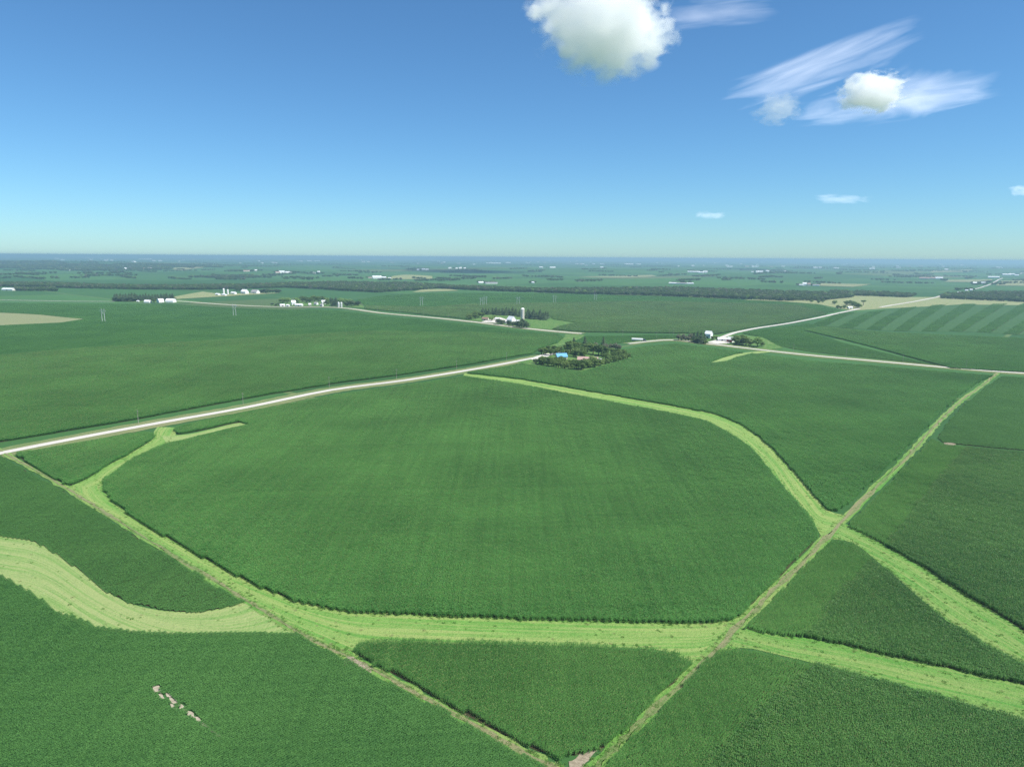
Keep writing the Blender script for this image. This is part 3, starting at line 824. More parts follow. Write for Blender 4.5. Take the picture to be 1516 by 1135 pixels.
for k in range(STR_N):
    a, b = k / STR_N, (k + 1) / STR_N
    lx = lambda t: 1200 + 430 * t
    tx = lambda t: 1245 + 470 * t
    ty = lambda x: 463 - 13 * sstep(1245, 1420, np.array(x)) - 4 * sstep(1420, 1700, np.array(x))
    by = lambda x: 483.5 + 17 * (x - 1200) / 430 + 1.5 * math.sin(x / 40)
    q = [(lx(a), float(by(lx(a)))), (lx(b), float(by(lx(b)))), (tx(b), float(ty(tx(b)))), (tx(a), float(ty(tx(a))))]
    if k % 2:
        tag(sheet('strip_crop', trace(q), M['clover'], 30, 1.2), 'pale strip among the slanting crop stripes on the far right field', 'crop strip', kind='stuff')
        continue
    crop_field('strip_crop', q, 'corn' if k % 2 else 'soy', 'pale strip among the slanting crop stripes on the far right field' if k % 2 else 'dark strip among the slanting crop stripes on the far right field',
               near=False, cat='crop strip', height=.9)
for o in col.objects:
    if o.name.startswith('strip_crop'): o['group'] = 'slanting crop stripes ' + ('pale' if 'pale' in o['label'] else 'dark')
tag(sheet('pasture', trace([(1100, 444), (1195, 440), (1260, 437), (1330, 440), (1395, 440), (1516, 447), (1640, 449), (1640, 455), (1420, 451), (1300, 457.5), (1262, 460), (1212, 450.5), (1160, 446.5)]), M['pasture'], 40, 1.4), 'dry yellowish pasture along the creek woods on the right', 'pasture', kind='structure')
for pix, lab in (([(141, 399), (143, 396.8), (158, 396.6), (163, 398.8)], 'small tan field among the wooded hills on the left'),
                 ([(855, 410), (900, 409.2), (965, 407.2), (972, 409), (930, 411.5)], 'thin tan field in the middle distance above the creek woods'),
                 ([(1376, 404), (1384, 400), (1440, 399.6), (1432, 403)], 'tan field near the horizon on the right'),
                 ([(1398, 417.5), (1405, 414.5), (1470, 414), (1465, 418)], 'tan field left of the far climbing road'),
                 ([(1205, 423), (1215, 419.5), (1290, 421), (1262, 425)], 'tan strip beside the far farm above the woods'),
                 ([(1474, 423), (1482, 416), (1560, 415), (1560, 424)], 'tan field right of the far climbing road'),
                 ([(255, 399), (258, 396.6), (305, 395.2), (300, 396.6), (268, 400.5)], 'tan field beyond the woods above the twin silos'),
                 ([(560, 414), (600, 407), (640, 409), (640, 413)], 'olive hay field right of the large white barn'),
                 ([(275, 427), (270, 425.5), (299, 425.5), (297, 428.5)], 'tan patch before the creek woods near the twin silos'),
                 ([(610, 433), (625, 428.5), (665, 428), (680, 430.5)], 'pale meadow at the foot of the creek woods')):
    tag(sheet('far_field', trace(pix), M['tan'] if 'tan' in lab else M['pasture'], 120, 2.0), lab, 'far field', kind='structure')

# ---- farmyards
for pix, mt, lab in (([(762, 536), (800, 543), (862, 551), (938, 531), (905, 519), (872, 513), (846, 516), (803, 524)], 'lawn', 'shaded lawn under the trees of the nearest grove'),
                 ([(1010, 502), (1050, 497), (1085, 496), (1130, 499), (1160, 515.5), (1140, 517.5), (1075, 510)], 'lawn', 'lawn around the farm with the red barn'),
                 ([(684, 472.5), (700, 463), (760, 464.5), (812, 466.5), (818, 472), (854, 478), (826, 484), (818, 488), (790, 486), (750, 481)], 'lawn', 'lawn around the farm with the tall silo'),
                 ([(400, 453), (415, 448), (470, 446), (528, 450), (545, 456), (500, 454)], 'lawn', 'lawn of the roadside farm left of the silo farm'),
                 ([(166, 446), (176, 443), (258, 443), (300, 447), (260, 449)], 'lawn', 'grass around the three white arched barns'),
                 ([(255, 440), (300, 432), (330, 436), (380, 433), (415, 434), (340, 438.5), (262, 443)], 'pasture', 'yard of the farm with two thin silos')):
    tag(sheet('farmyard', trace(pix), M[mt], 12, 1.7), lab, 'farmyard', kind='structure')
for pix, lab in (([(1046, 507), (1060, 503.5), (1084, 505), (1079, 508.5), (1062, 509.5)], 'white gravel yard before the red barn'),
                 ([(712, 477), (722, 473.5), (740, 470), (752, 474), (750, 479), (730, 478)], 'white gravel yard before the white silo barn'),
                 ([(782, 531.5), (806, 524), (818, 523.5), (812, 528), (790, 533)], 'white gravel drive entering the nearest grove')):
    tag(sheet('gravel_yard', trace(pix), M['gravelyard'], 6, 2.6), lab, 'gravel yard', kind='structure')

# ------------------------------------------------------------------ trees
def crown_mesh(name, kind, seed, mat):
    rd = random.Random(seed)
    V, F = [], []
    def quad(c, nrm, s):
        a = nrm.orthogonal().normalized(); b = nrm.cross(a); t = rd.uniform(0, 6.28)
        u = (a * math.cos(t) + b * math.sin(t)) * s; w_ = (b * math.cos(t) - a * math.sin(t)) * s * rd.uniform(.6, 1)
        k = len(V); V.extend([tuple(c - u), tuple(c + w_), tuple(c + u), tuple(c - w_)]); F.append((k, k + 1, k + 2, k + 3))
    def rv():
        return Vector((rd.gauss(0, 1), rd.gauss(0, 1), rd.gauss(0, 1))).normalized()
    if kind == 'conifer':         # unit tree: 10 m tall
        for _ in range(620):
            h = rd.random() ** 1.25
            rad = (1 - h) ** .8 * 2.6 * rd.uniform(.35, 1.0) * (1 + .25 * math.sin(h * 40))
            a = rd.uniform(0, 6.28)
            nrm = Vector((math.cos(a) * .7, math.sin(a) * .7, .6)) + rv() * .5
            quad(Vector((math.cos(a) * rad, math.sin(a) * rad, .7 + 9.3 * h)), nrm.normalized(), rd.uniform(.25, .5) * (1.1 - .5 * h))
    else:
        if kind == 'shrub': cz, rx, rz_, nl = 3.0, 3.2, 2.7, 16
        elif kind == 'round': cz, rx, rz_, nl = 5.3, 4.2, 4.3, 28
        elif kind == 'flat': cz, rx, rz_, nl = 8.0, 4.0, 1.7, 14
        else: cz, rx, rz_, nl = 5.4, 3.3, 4.5, 26
        for _ in range(nl):
            d = rv() * rd.uniform(.35, .82)
            lc = Vector((d.x * rx, d.y * rx, cz + d.z * rz_))
            lr = rd.uniform(.8, 1.5) * (rx / 3.2)
            for _ in range(34):
                q = rv()
                if q.z < -.3 and rd.random() < .6: q.z = -q.z
                quad(lc + Vector((q.x * lr, q.y * lr, q.z * lr * .8)) * rd.uniform(.75, 1.1), (q + rv() * .7).normalized(), rd.uniform(.28, .6))
    me = bpy.data.meshes.new(name); me.from_pydata(V, [], F); me.materials.append(mat); me.update()
    return me

def trunk_mesh(name, kind):
    b = MB()
    top = {'conifer': 8.5, 'shrub': 2.2, 'flat': 7.4}.get(kind, 5.6)
    r = .3 if kind != 'shrub' else .18
    b.tube([(0, 0, -.4), (.05, 0, top * .4), (-.05, .06, top)], [r * 1.25, r, r * .35], 7)
    if kind != 'conifer':
        for k in range(4):
            a = 1.5 * k + .4; z = top * (.45 + .12 * k)
            b.tube([(0, 0, z), (math.cos(a) * .9, math.sin(a) * .9, z + .9), (math.cos(a) * 1.9, math.sin(a) * 1.9, z + 1.7)], [r * .55, r * .4, r * .15], 5)
    me = bpy.data.meshes.new(name); me.from_pydata(b.v, [], b.f); me.materials.append(M['bark']); me.update()
    return me

CROWN, TRUNK = {}, {}
for key, kind, mat in (('oak', 'tall', 'decid'), ('maple', 'round', 'decid'), ('pale', 'round', 'pale'), ('spruce', 'conifer', 'conif'), ('shrub', 'shrub', 'decid'), ('grey', 'tall', 'dead'), ('flat', 'flat', 'decid'), ('dark', 'round', 'conif')):
    CROWN[key] = [crown_mesh('crown_' + key, kind, 100 + 7 * k + len(key), M[mat]) for k in range(3)]
    TRUNK[key] = trunk_mesh('trunk_' + key, kind)
NAME = {'oak': 'broadleaf_tree', 'maple': 'broadleaf_tree', 'pale': 'broadleaf_tree', 'spruce': 'spruce_tree', 'shrub': 'shrub', 'grey': 'broadleaf_tree', 'flat': 'broadleaf_tree', 'dark': 'broadleaf_tree'}
UNIT = {'shrub': 5.8, 'spruce': 10.0}
def tree(key, px, py, h, label, group, wide=1.0):
    p = at(px, py)
    s = h / UNIT.get(key, 10.0)
    r = empty(NAME[key], (p[0], p[1], Hz(*p) - .05), random.uniform(0, 6.28))
    wide *= 1.4
    r.scale = (s * wide * random.uniform(.92, 1.08), s * wide * random.uniform(.92, 1.08), s)
    for nm, me in (('trunk', TRUNK[key]), ('crown', random.choice(CROWN[key]))):
        o = bpy.data.objects.new(nm, me); col.objects.link(o); o.parent = r
    tag(r, label, 'shrub' if key == 'shrub' else 'tree', group)
    return r

NTH = 'first second third fourth fifth sixth seventh eighth ninth tenth eleventh twelfth thirteenth fourteenth fifteenth sixteenth seventeenth eighteenth nineteenth twentieth twentyfirst'.split()
def trees(key, pts, h, label, group, wide=1.0, var=.15, numbered=True):
    pts = sorted(pts)
    for i, (x, y) in enumerate(pts):
        lab = label if numbered is False or len(pts) == 1 else label + ', ' + (NTH[i] + ' from the left' if i else 'the leftmost')
        tree(key, x + random.uniform(-.6, .6), y + random.uniform(-.4, .4), h * random.uniform(1 - var, 1 + var), lab, group, wide)

# nearest grove
g = 'trees of the nearest grove'
trees('maple', [(803, 540), (811, 541.5), (819, 543), (827, 545), (836, 546), (845, 547), (853, 547), (862, 546), (871, 545), (880, 543.5), (888, 541.5), (815, 539), (832, 541), (849, 542.5), (866, 542), (878, 540)], 10.2, 'leafy tree in the front row of the nearest grove', g + ' front row')
trees('dark', [(794, 538), (799, 539), (806, 534), (801, 535)], 6.0, 'dark low tree at the drive end of the nearest grove', g + ' drive end')
trees('oak', [(802, 525), (808, 526), (815, 526), (822, 525), (812, 522), (820, 521), (829, 521)], 10, 'green tree in the back left of the nearest grove', g + ' back left')
trees('oak', [(838, 521), (845, 523), (853, 525), (861, 526), (848, 518), (856, 519), (870, 522), (878, 525), (886, 526), (893, 527), (842, 517), (852, 528), (862, 530)], 14.5, 'tall dark tree in the middle of the nearest grove', g + ' middle', numbered=False)
trees('spruce', [(866, 516), (849, 514), (893, 515)], 16, 'pointed dark evergreen topping the nearest grove', g + ' pointed')
trees('grey', [(897, 518), (904, 517.5), (911, 517.5), (917, 518.5), (888, 520), (880, 518)], 10, 'greyish thin tree at the back right of the nearest grove', g + ' grey')
trees('maple', [(896, 539), (902, 537.5), (908, 536), (915, 534.5), (922, 533), (929, 531.5), (901, 532), (908, 530), (916, 528.5), (922, 527)], 9, 'dark leafy tree at the right end of the nearest grove', g + ' right end')
fill = []
fp = trace([(800, 540), (862, 548), (930, 531), (900, 520), (866, 516), (808, 524)])
yard = trace([(812, 536), (846, 540), (892, 540), (893, 533), (850, 528), (815, 528)])
while len(fill) < 26:
    q = (random.uniform(798, 932), random.uniform(516, 549)); w_ = at(*q)
    if inside(fp, w_[:1], w_[1:])[0] and not inside(yard, w_[:1], w_[1:])[0] and all(np.hypot(*(w_ - at(*f))) > 6 for f in fill): fill.append(q)
trees('oak', fill, 9.5, 'leafy tree filling the inside of the nearest grove', g + ' inside', 1.0, numbered=False)
# red barn farm
g = 'trees of the red barn farm'
trees('grey', [(1005, 504), (1010, 504.5), (1015, 504.5), (1020, 505), (1012, 502), (1022, 502.5)], 10, 'greyish tree in the left clump of the red barn farm', g + ' left clump')
trees('spruce', [(1027, 506.5), (1038, 508), (1033, 505), (1043, 508)], 16, 'tall dark spruce beside the white house of the red barn farm', g + ' spruces', 1.15)
trees('oak', [(1032, 507.5), (1044, 509), (1055, 504), (1061, 503)], 8, 'low leafy tree in front of the tall white house', g + ' low')
trees('oak', [(1089, 509), (1094, 510.5), (1099, 511), (1104, 511.5), (1109, 512), (1091, 506), (1100, 508)], 12.5, 'dark leafy tree right of the red barn', g + ' right', 1.2)
tree('pale', 1121, 513.5, 15, 'round pale green tree at the right end of the red barn farm', g, 1.05)
tree('maple', 1128, 513, 8, 'smaller tree tucked behind the round pale tree at the red barn farm', g)
# silo farm
g = 'trees of the silo farm'
trees('oak', [(694, 472.5), (698, 472.5), (703, 472), (708, 471), (713, 470), (704, 469)], 13, 'dark tree in the left clump of the silo farm', g + ' left', 1.15)
trees('pale', [(728, 475), (733, 473)], 10, 'pale green tree beside the brown roofed house of the silo farm', g + ' pale')
trees('spruce', [(715, 466), (719, 466), (724, 466), (729, 466), (734, 466.5), (739, 466.5), (744, 467), (749, 467), (754, 467), (759, 467.5), (764, 468), (769, 469)], 16.5, 'dark evergreen in the row behind the white silo barn', g + ' back row', 1.3)
trees('spruce', [(779, 471), (784, 472), (789, 472.5), (794, 473), (799, 473.5), (804, 473.5), (808, 472), (811, 470.5), (800, 470), (790, 470), (782, 469)], 16, 'dark evergreen in the windbreak right of the tall silo', g + ' windbreak', 1.35)
trees('dark', [(737, 480), (741, 480.5), (745, 480.5)], 11, 'dense dark tree in the small roadside clump below the silo barn', g + ' small clump', 1.0)
trees('dark', [(754, 482.5), (759, 483.5), (764, 484.5), (769, 485), (774, 485.5), (779, 486), (766, 481.5), (773, 482)], 12, 'dense dark tree in the roadside hedge below the tall silo', g + ' hedge', 1.0)
# roadside farm
g = 'trees of the roadside farm'
trees('dark', [(403, 452), (408, 452.5), (413, 452)], 7, 'low dark tree left of the pale roadside shed', g + ' left', 1.4)
trees('pale', [(418, 449), (425, 448.5), (441, 449)], 16, 'pale leafy tree around the tall white roadside house', g + ' pale', 1.2)
trees('maple', [(447, 447), (453, 448), (459, 448.5), (465, 446.5), (471, 446.5), (477, 446), (484, 448.5), (484, 451.5)], 17, 'green tree among the roadside farm sheds', g + ' middle', 1.1)
trees('spruce', [(490, 449), (498, 448), (493, 453), (497, 453)], 18, 'dark evergreen at the right of the roadside farm', g + ' evergreen', 1.6)
trees('pale', [(505, 450), (511, 451.5), (517, 452)], 16, 'pale tree at the right end of the roadside farm', g + ' right', 1.1)
trees('dark', [(514, 453.5), (520, 453.5), (525, 452.5), (530, 453)], 14, 'dark tree at the far right end of the roadside farm', g + ' far right', 1.2)
# arched barn farm and twin silo farm
trees('spruce', [(170 + 4.3 * k, 445 + .6 * (k % 2)) for k in range(21)], 20, 'dark evergreen in the long row behind the three arched barns', 'evergreens behind the arched barns', 1.5)
trees('dark', [(174 + 5 * k, 446.3) for k in range(7)], 14, 'rounded dark tree at the left end before the evergreen row', 'rounded trees before the evergreens', 1.4)
tree('oak', 228, 448, 13, 'single dark tree standing between two arched white barns', 'trees at the arched barns', 1.2)
trees('dark', [(388 + 4 * k, 433.5 + .2 * (k % 2)) for k in range(7)] + [(350, 431), (356, 431)], 15, 'dark tree in the clump right of the twin silo farm', 'trees of the twin silo farm', 1.5)
# roadside shed
g = 'trees by the roadside shed'
trees('oak', [(1240, 457), (1245, 457), (1250, 456.5)], 9, 'low dark tree left of the white roadside shed', g + ' left', 1.2)
trees('maple', [(1253, 452), (1259, 451.5), (1265, 454), (1269, 456.5), (1272, 456), (1262, 452.5)], 14, 'round tree behind the white roadside shed', g + ' behind', 1.1)
for (x, y, h, k), lab in zip(((1201, 448, 10, 'maple'), (1211.5, 449, 12, 'oak'), (1217.5, 448, 11, 'maple'), (1235.5, 450.5, 13, 'maple'), (1278, 452, 15, 'flat')),
        ('lone dark tree nearest the woods on the pasture edge', 'left one of two touching lone trees on the pasture edge', 'right one of two touching lone trees on the pasture edge', 'lone round tree just left of the roadside shed clump', 'flat topped lone tree right of the roadside shed')):
    tree(k, x, y, h, lab, 'lone pasture trees', 1.0)

# woods: masses of trees that cannot be counted
def tree_proto(key, k):
    V, F, FM = [], [], []
    for me, mi in ((TRUNK[key], 0), (CROWN[key][k], 1)):
        n = len(V); V += [tuple(v.co) for v in me.vertices]; fs = [tuple(n + i for i in p.vertices) for p in me.polygons]; F += fs; FM += [mi] * len(fs)
    return proto('wood_tree_%s_%d' % (key, k), (V, F, FM), [M['bark'], M['woodleaf'] if key in ('maple', 'oak') else CROWN[key][k].materials[0]])
WOOD = proto_col('wood_trees', [tree_proto('maple', 0), tree_proto('maple', 1), tree_proto('oak', 0), tree_proto('oak', 1), tree_proto('grey', 0), tree_proto('pale', 1)])
G_WOOD = scatter_group('wood_scatter', WOOD)      # alphabetical: grey 0, maple 1-2, oak 3-4, pale 5

def wood(name, polys, label, spacing, h0, h1, group=None, pts=None, wide=1.3):
    P = []
    for pix in polys:
        poly = densify(trace(pix), 30)
        x0, y0 = poly.min(0); x1, y1 = poly.max(0)
        n = int((x1 - x0) * (y1 - y0) / spacing ** 2)
        x = rng.uniform(x0, x1, n); y = rng.uniform(y0, y1, n)
        k = inside(poly, x, y)
        P.append(np.stack([x[k], y[k]], -1))
        b = densify(trace(pix), spacing * .7); P.append(b + rng.normal(0, 2.5, b.shape))
    if pts is not None: P.append(pts)
    P = np.concatenate(P)
    z = H(P[:, 0], P[:, 1])
    hh = rng.uniform(h0, h1, len(P)) / 10
    var = rng.choice([0, 1, 2, 3, 4, 5], len(P), p=[.10, .28, .28, .17, .155, .015])
    wd = wide * rng.uniform(.85, 1.2, len(P))
    o = scatter_obj(name, np.stack([P[:, 0], P[:, 1], z - .2], -1), rng.uniform(0, 6.28, len(P)), var, np.stack([hh * wd, hh * wd, hh], -1), G_WOOD)
    tag(o, label, 'woods', group, 'stuff')
    TOTAL[0] += len(P)

wood('creek_woods', [[(-60, 420), (60, 421), (150, 424), (250, 425), (420, 422), (428, 425.5), (300, 429), (200, 428.5), (120, 427), (60, 425), (-60, 424)]], 'creek woods crossing the left distance behind the arched barns', 11, 9, 15)
wood('creek_woods', [[(400, 422), (500, 419), (600, 420), (660, 424), (640, 428), (560, 433), (500, 430), (430, 426)]], 'creek woods behind the roadside farm', 12, 9, 15)
wood('creek_woods', [[(640, 425), (800, 430), (900, 429), (1000, 428), (1100, 432), (1240, 436), (1262, 440), (1215, 445), (1160, 445.5), (1080, 442), (960, 437.5), (850, 435), (760, 432), (660, 428)]], 'long dense creek woods across the middle distance', 11.5, 10, 16)
wood('creek_woods', [[(1395, 442), (1516, 447.5), (1660, 449), (1660, 437), (1516, 435), (1450, 435.5), (1402, 438)]], 'dark creek woods right of the pale climbing road', 11.5, 10, 16)
wood('creek_woods', [[(1235, 437), (1340, 440.5), (1352, 438), (1290, 434.5), (1230, 433)]], 'creek woods behind the dry pasture', 12, 10, 15)
wood('creek_woods', [[(25, 430.5), (82, 431), (80, 428.5), (22, 428)]], 'dark tree clump beside the long white barn at the left edge', 12, 10, 14)
wood('creek_woods', [[(325, 411), (375, 411.5), (374, 409), (330, 409)], [(280, 411), (318, 411), (315, 410), (284, 410)]], 'dark copse beyond the creek woods above the twin silos', 22, 11, 16)
wood('hill_woods', [[(-60, 399), (20, 397), (70, 399), (100, 401), (250, 399.5), (252, 396), (120, 392), (0, 387), (-60, 386)], [(165, 395), (330, 396), (300, 392.5), (170, 391)]], 'wooded hills on the left below the horizon', 42, 12, 19, wide=2.2)
# treelines scattered towards the horizon
pts = []
rdf = random.Random(5)
for k in range(520):
    px = rdf.uniform(-80, 1600)
    py = 383.5 + (36 - 2) * rdf.random() ** 2.6 + (px - 758) * .0063
    c0 = at(px, py)
    d = np.hypot(*c0)
    if d < 3000: continue
    a = GRID + rdf.choice((0, math.pi / 2)) + rdf.gauss(0, .12)
    if d > 9000 and rdf.random() < .6: a = math.pi / 2 + rdf.gauss(0, .25)
    L = rdf.uniform(60, 340) * (1 if d < 7000 else d / 5500)
    n = int(L / (14 if d < 7000 else 14 * d / 5500)) + 2
    for j in range(n):
        t = (j / n - .5) * L
        pts.append((c0[0] + math.sin(a) * t + rdf.gauss(0, 7), c0[1] + math.cos(a) * t + rdf.gauss(0, 7)))
wood('far_woods', [], 'scattered tree lines and groves towards the horizon', 20, 10, 15, pts=np.array(pts), wide=2.0)

# ------------------------------------------------------------------ buildings
def gable(name, label, px, py, L, W, h, rise, rz, wall='white', roof='roofw', cat='barn', group=None, door=True, windows=2, end=None, over=.35, p=None):
    """gabled building, ridge along local x; the photo pixel marks the middle of its footprint"""
    p = at(px, py) if p is None else p
    r = empty(name, (p[0], p[1], Hz(*p) - .1), rz)
    b = MB().prism([(-W / 2, 0), (W / 2, 0), (W / 2, h), (0, h + rise), (-W / 2, h)], -L / 2, L / 2)
    b.obj('wall', M[wall], r)
    k = MB(); t = .18
    s = rise / (W / 2)
    for sg in (-1, 1):
        prof = [(0, h + rise + .02), (sg * (W / 2 + over), h - s * over + .02), (sg * (W / 2 + over), h - s * over + .02 + t), (0, h + rise + .02 + t)]
        k.prism(prof if sg < 0 else prof[::-1], -L / 2 - over, L / 2 + over)
    k.obj('roof', M[roof], r)
    if end:      # differently painted gable end
        MB().prism([(-W / 2 + .02, .02), (W / 2 - .02, .02), (W / 2 - .02, h), (0, h + rise - .05), (-W / 2 + .02, h)], L / 2, L / 2 + .06).obj('gable_end', M[end], r)
    if door:
        dw, dh = min(3.2, W * .4), min(3.2, h * .8)
        MB().box(-L / 2 - .08, -L / 2, -dw / 2, dw / 2, .05, dh).obj('door', M['dark'], r)
        MB().box(-dw / 2, dw / 2, -W / 2 - .08, -W / 2, .05, dh).obj('door', M['dark'], r)
    for q in range(windows):
        x = (q + .5) / windows * L - L / 2
        if door and abs(x) < 2.4: x += 2.6
        wd = MB().box(x - .6, x + .6, -W / 2 - .06, -W / 2, h * .45, h * .45 + 1.2).obj('window', M['glass'], r)
    tag(r, label, cat, group)
    return r

def arched(name, label, px, py, L, W, h, rz):
    p = at(px, py)
    r = empty(name, (p[0], p[1], Hz(*p) - .1), rz)
    prof = [(-W / 2, 0)] + [(-W / 2 * math.cos(math.pi * k / 12), h * .25 + h * .75 * math.sin(math.pi * k / 12)) for k in range(13)] + [(W / 2, 0)]
    MB().prism(prof, -L / 2, L / 2).obj('shell', M['white'], r)
    MB().box(-L / 2 - .1, -L / 2, -W * .2, W * .2, .05, h * .6).obj('door', M['galv'], r)
    tag(r, label, 'barn')
    return r

def silo(name, label, px, py, h, d, shaft='concrete', group=None):
    p = at(px, py)
    r = empty(name, (p[0], p[1], Hz(*p) - .1))
    hs = h - d * .45
    b = MB().tube([(0, 0, 0), (0, 0, hs)], [d / 2, d / 2], 20)
    b.obj('shaft', M[shaft], r)
    k = MB()
    for q in range(1, 12):
        z = hs * q / 12
        k.tube([(0, 0, z - .06), (0, 0, z + .06)], [d / 2 + .04] * 2, 20)
    tag(k.obj('hoops', M['galv'], r), kind='stuff')
    m = MB().tube([(0, 0, hs + d * .45 * math.sin(a)) for a in np.linspace(0, 1.5, 7)], [(d / 2 + .08) * math.cos(a) for a in np.linspace(0, 1.5, 7)], 20)
    m.obj('dome', M['white'], r, True)
    MB().box(-.5, .5, -d / 2 - .8, -d / 2, 0, hs * .97).obj('chute', M['galv'], r)
    tag(r, label, 'silo', group)
    return r

A1, A2 = -GRID + math.pi / 2, -GRID      # ridge along the section lines
# nearest grove
gable('farm_house', 'house with a bright blue roof among the trees of the nearest grove', 831, 532, 13, 10, 4.2, 3.6, R(12), 'cream', 'roofb', 'house', windows=3)
gable('long_barn', 'long barn with a faded red roof in the nearest grove', 870, 537.0, 24, 10, 4.4, 3.0, R(-8), 'cream', 'roofr', 'barn')
gable('garden_shed', 'tiny white shed at the right of the faded red roof', 888, 536.5, 4.5, 4, 3.2, 1.6, A2, 'white', 'roofw', 'shed', windows=1)
# red barn farm
gable('farm_house', 'tall white house rising behind the dark spruces at the red barn farm', 1049, 500.5, 10, 8.5, 7.2, 4.2, R(-42), 'white', 'roofw', 'house', windows=3)
gable('machine_shed', 'low white shed with a pale roof left of the red barn', 1069, 504.5, 13, 8, 3.2, 2.2, R(-14), 'white', 'roofw', 'shed', windows=2)
gable('barn', 'red barn with a white gable end at the corner farm', 1081.5, 506.5, 9, 8, 4.6, 3.4, R(-48), 'red', 'roofw', 'barn', end='white')
# silo farm
gable('farm_house', 'house with a brown roof at the left of the silo farm', 718.5, 474.5, 12, 9, 3.8, 3.0, R(-14), 'cream', 'roofbr', 'house', windows=3)
gable('barn', 'tall white barn beside the concrete silo', 757, 477.5, 16, 11, 6.5, 6.0, R(-52), 'white', 'roofw', 'barn')
gable('lean_to_shed', 'low white shed joined to the tall white silo barn', 765, 479, 14, 9, 4.4, 2.6, R(-20), 'white', 'roofw', 'shed')
gable('garden_shed', 'small white shed before the tall white silo barn', 749, 479, 5, 4.5, 3, 1.6, R(-52), 'white', 'roofw', 'shed', windows=1)
gable('machine_shed', 'white shed left of the small roadside tree clump', 736, 474, 8, 6, 3.4, 2.2, R(-30), 'white', 'roofw', 'shed', windows=1)
silo('silo', 'tall concrete silo with a white dome beside the white barn', 773.5, 475, 26, 7.4)
# roadside farm
for x, y, L, W, h, rs, nm, wl, rf, lab in ((418, 453.5, 12, 9, 3.4, 2.4, 'machine_shed', 'white', 'roofw', 'pale low shed at the left end of the roadside farm'), (426.5, 453.5, 7, 6, 3, 2, 'garden_shed', 'white', 'roofw', 'small white shed beside the pale roadside shed'),
        (434.5, 451.5, 10, 9, 7, 5, 'farm_house', 'white', 'roofw', 'tall white house of the roadside farm'), (443, 453, 18, 9, 3.5, 2.6, 'machine_shed', 'white', 'roofw', 'long white shed right of the tall roadside house'),
        (458.5, 453, 6, 6, 5, 2, 'granary', 'cream', 'roofw', 'small upright cream granary at the roadside farm'), (468, 451.5, 9, 8, 4, 4, 'farm_house', 'white', 'roofg', 'grey roofed house among the roadside farm trees'),
        (479, 450, 10, 8, 6, 4, 'barn', 'white', 'roofw', 'white barn at the back of the roadside farm'), (476.5, 453.5, 7, 6, 4, 2.5, 'garden_shed', 'white', 'roofg', 'low grey roofed shed before the roadside barn')):
    gable(nm, lab, x, y, L, W, h, rs, R(random.choice((-10, -25, 30))), wl, rf, nm.split('_')[-1], windows=2)
for k, x in enumerate((501.5, 505.5)):
    silo('grain_bin', ('left' if k == 0 else 'right') + ' one of two tall grey bins at the roadside farm', x, 455, 13, 4.5, 'galv', 'grey bins')
# arched barn farm
arched('arched_barn', 'left low arched white barn before the evergreen row', 219, 448, 17, 11, 7.5, R(-14))
arched('arched_barn', 'middle arched white barn before the evergreen row', 237.5, 448, 14, 13, 11, R(55))
arched('arched_barn', 'right large arched white barn before the evergreen row', 253, 448, 24, 14, 11, R(-14))
gable('garden_shed', 'tiny white shed left of the arched barns', 204.5, 447, 6, 5, 3, 1.5, 0, 'white', 'roofw', 'shed', windows=0)
# twin silo farm
silo('silo', 'left one of two thin white silos in the left distance', 331.5, 436, 20, 6, 'white', 'thin white silos')
silo('silo', 'right one of two thin white silos in the left distance', 337.5, 436, 17, 5.5, 'white', 'thin white silos')
for x, y, L, W, h, rs, nm, lab in ((322.5, 437, 14, 10, 4, 2.4, 'shed', 'low white shed left of the thin white silos'), (332, 437.6, 16, 9, 3.6, 2, 'shed', 'low white shed at the foot of the thin white silos'), (346, 435.5, 18, 10, 5, 3, 'shed', 'white shed right of the thin white silos'),
        (362.5, 435, 20, 15, 8, 7, 'barn', 'large white barn of the twin silo farm'), (378, 434.5, 26, 16, 6, 7, 'barn', 'large grey roofed barn of the twin silo farm')):
    gable('barn' if nm == 'barn' else 'machine_shed', lab, x, y, L, W, h, rs, R(-25), 'white', 'roofg' if 'grey' in lab else 'roofw', nm, windows=2)
gable('machine_shed', 'white roadside shed with round trees behind it', 1258, 457.2, 11, 8, 3.8, 2.6, R(10), 'white', 'roofw', 'shed', windows=1)
gable('long_barn', 'long white barn at the left edge of view', 13, 430, 46, 14, 5, 4, R(-12), 'white', 'roofw', 'barn', windows=4)

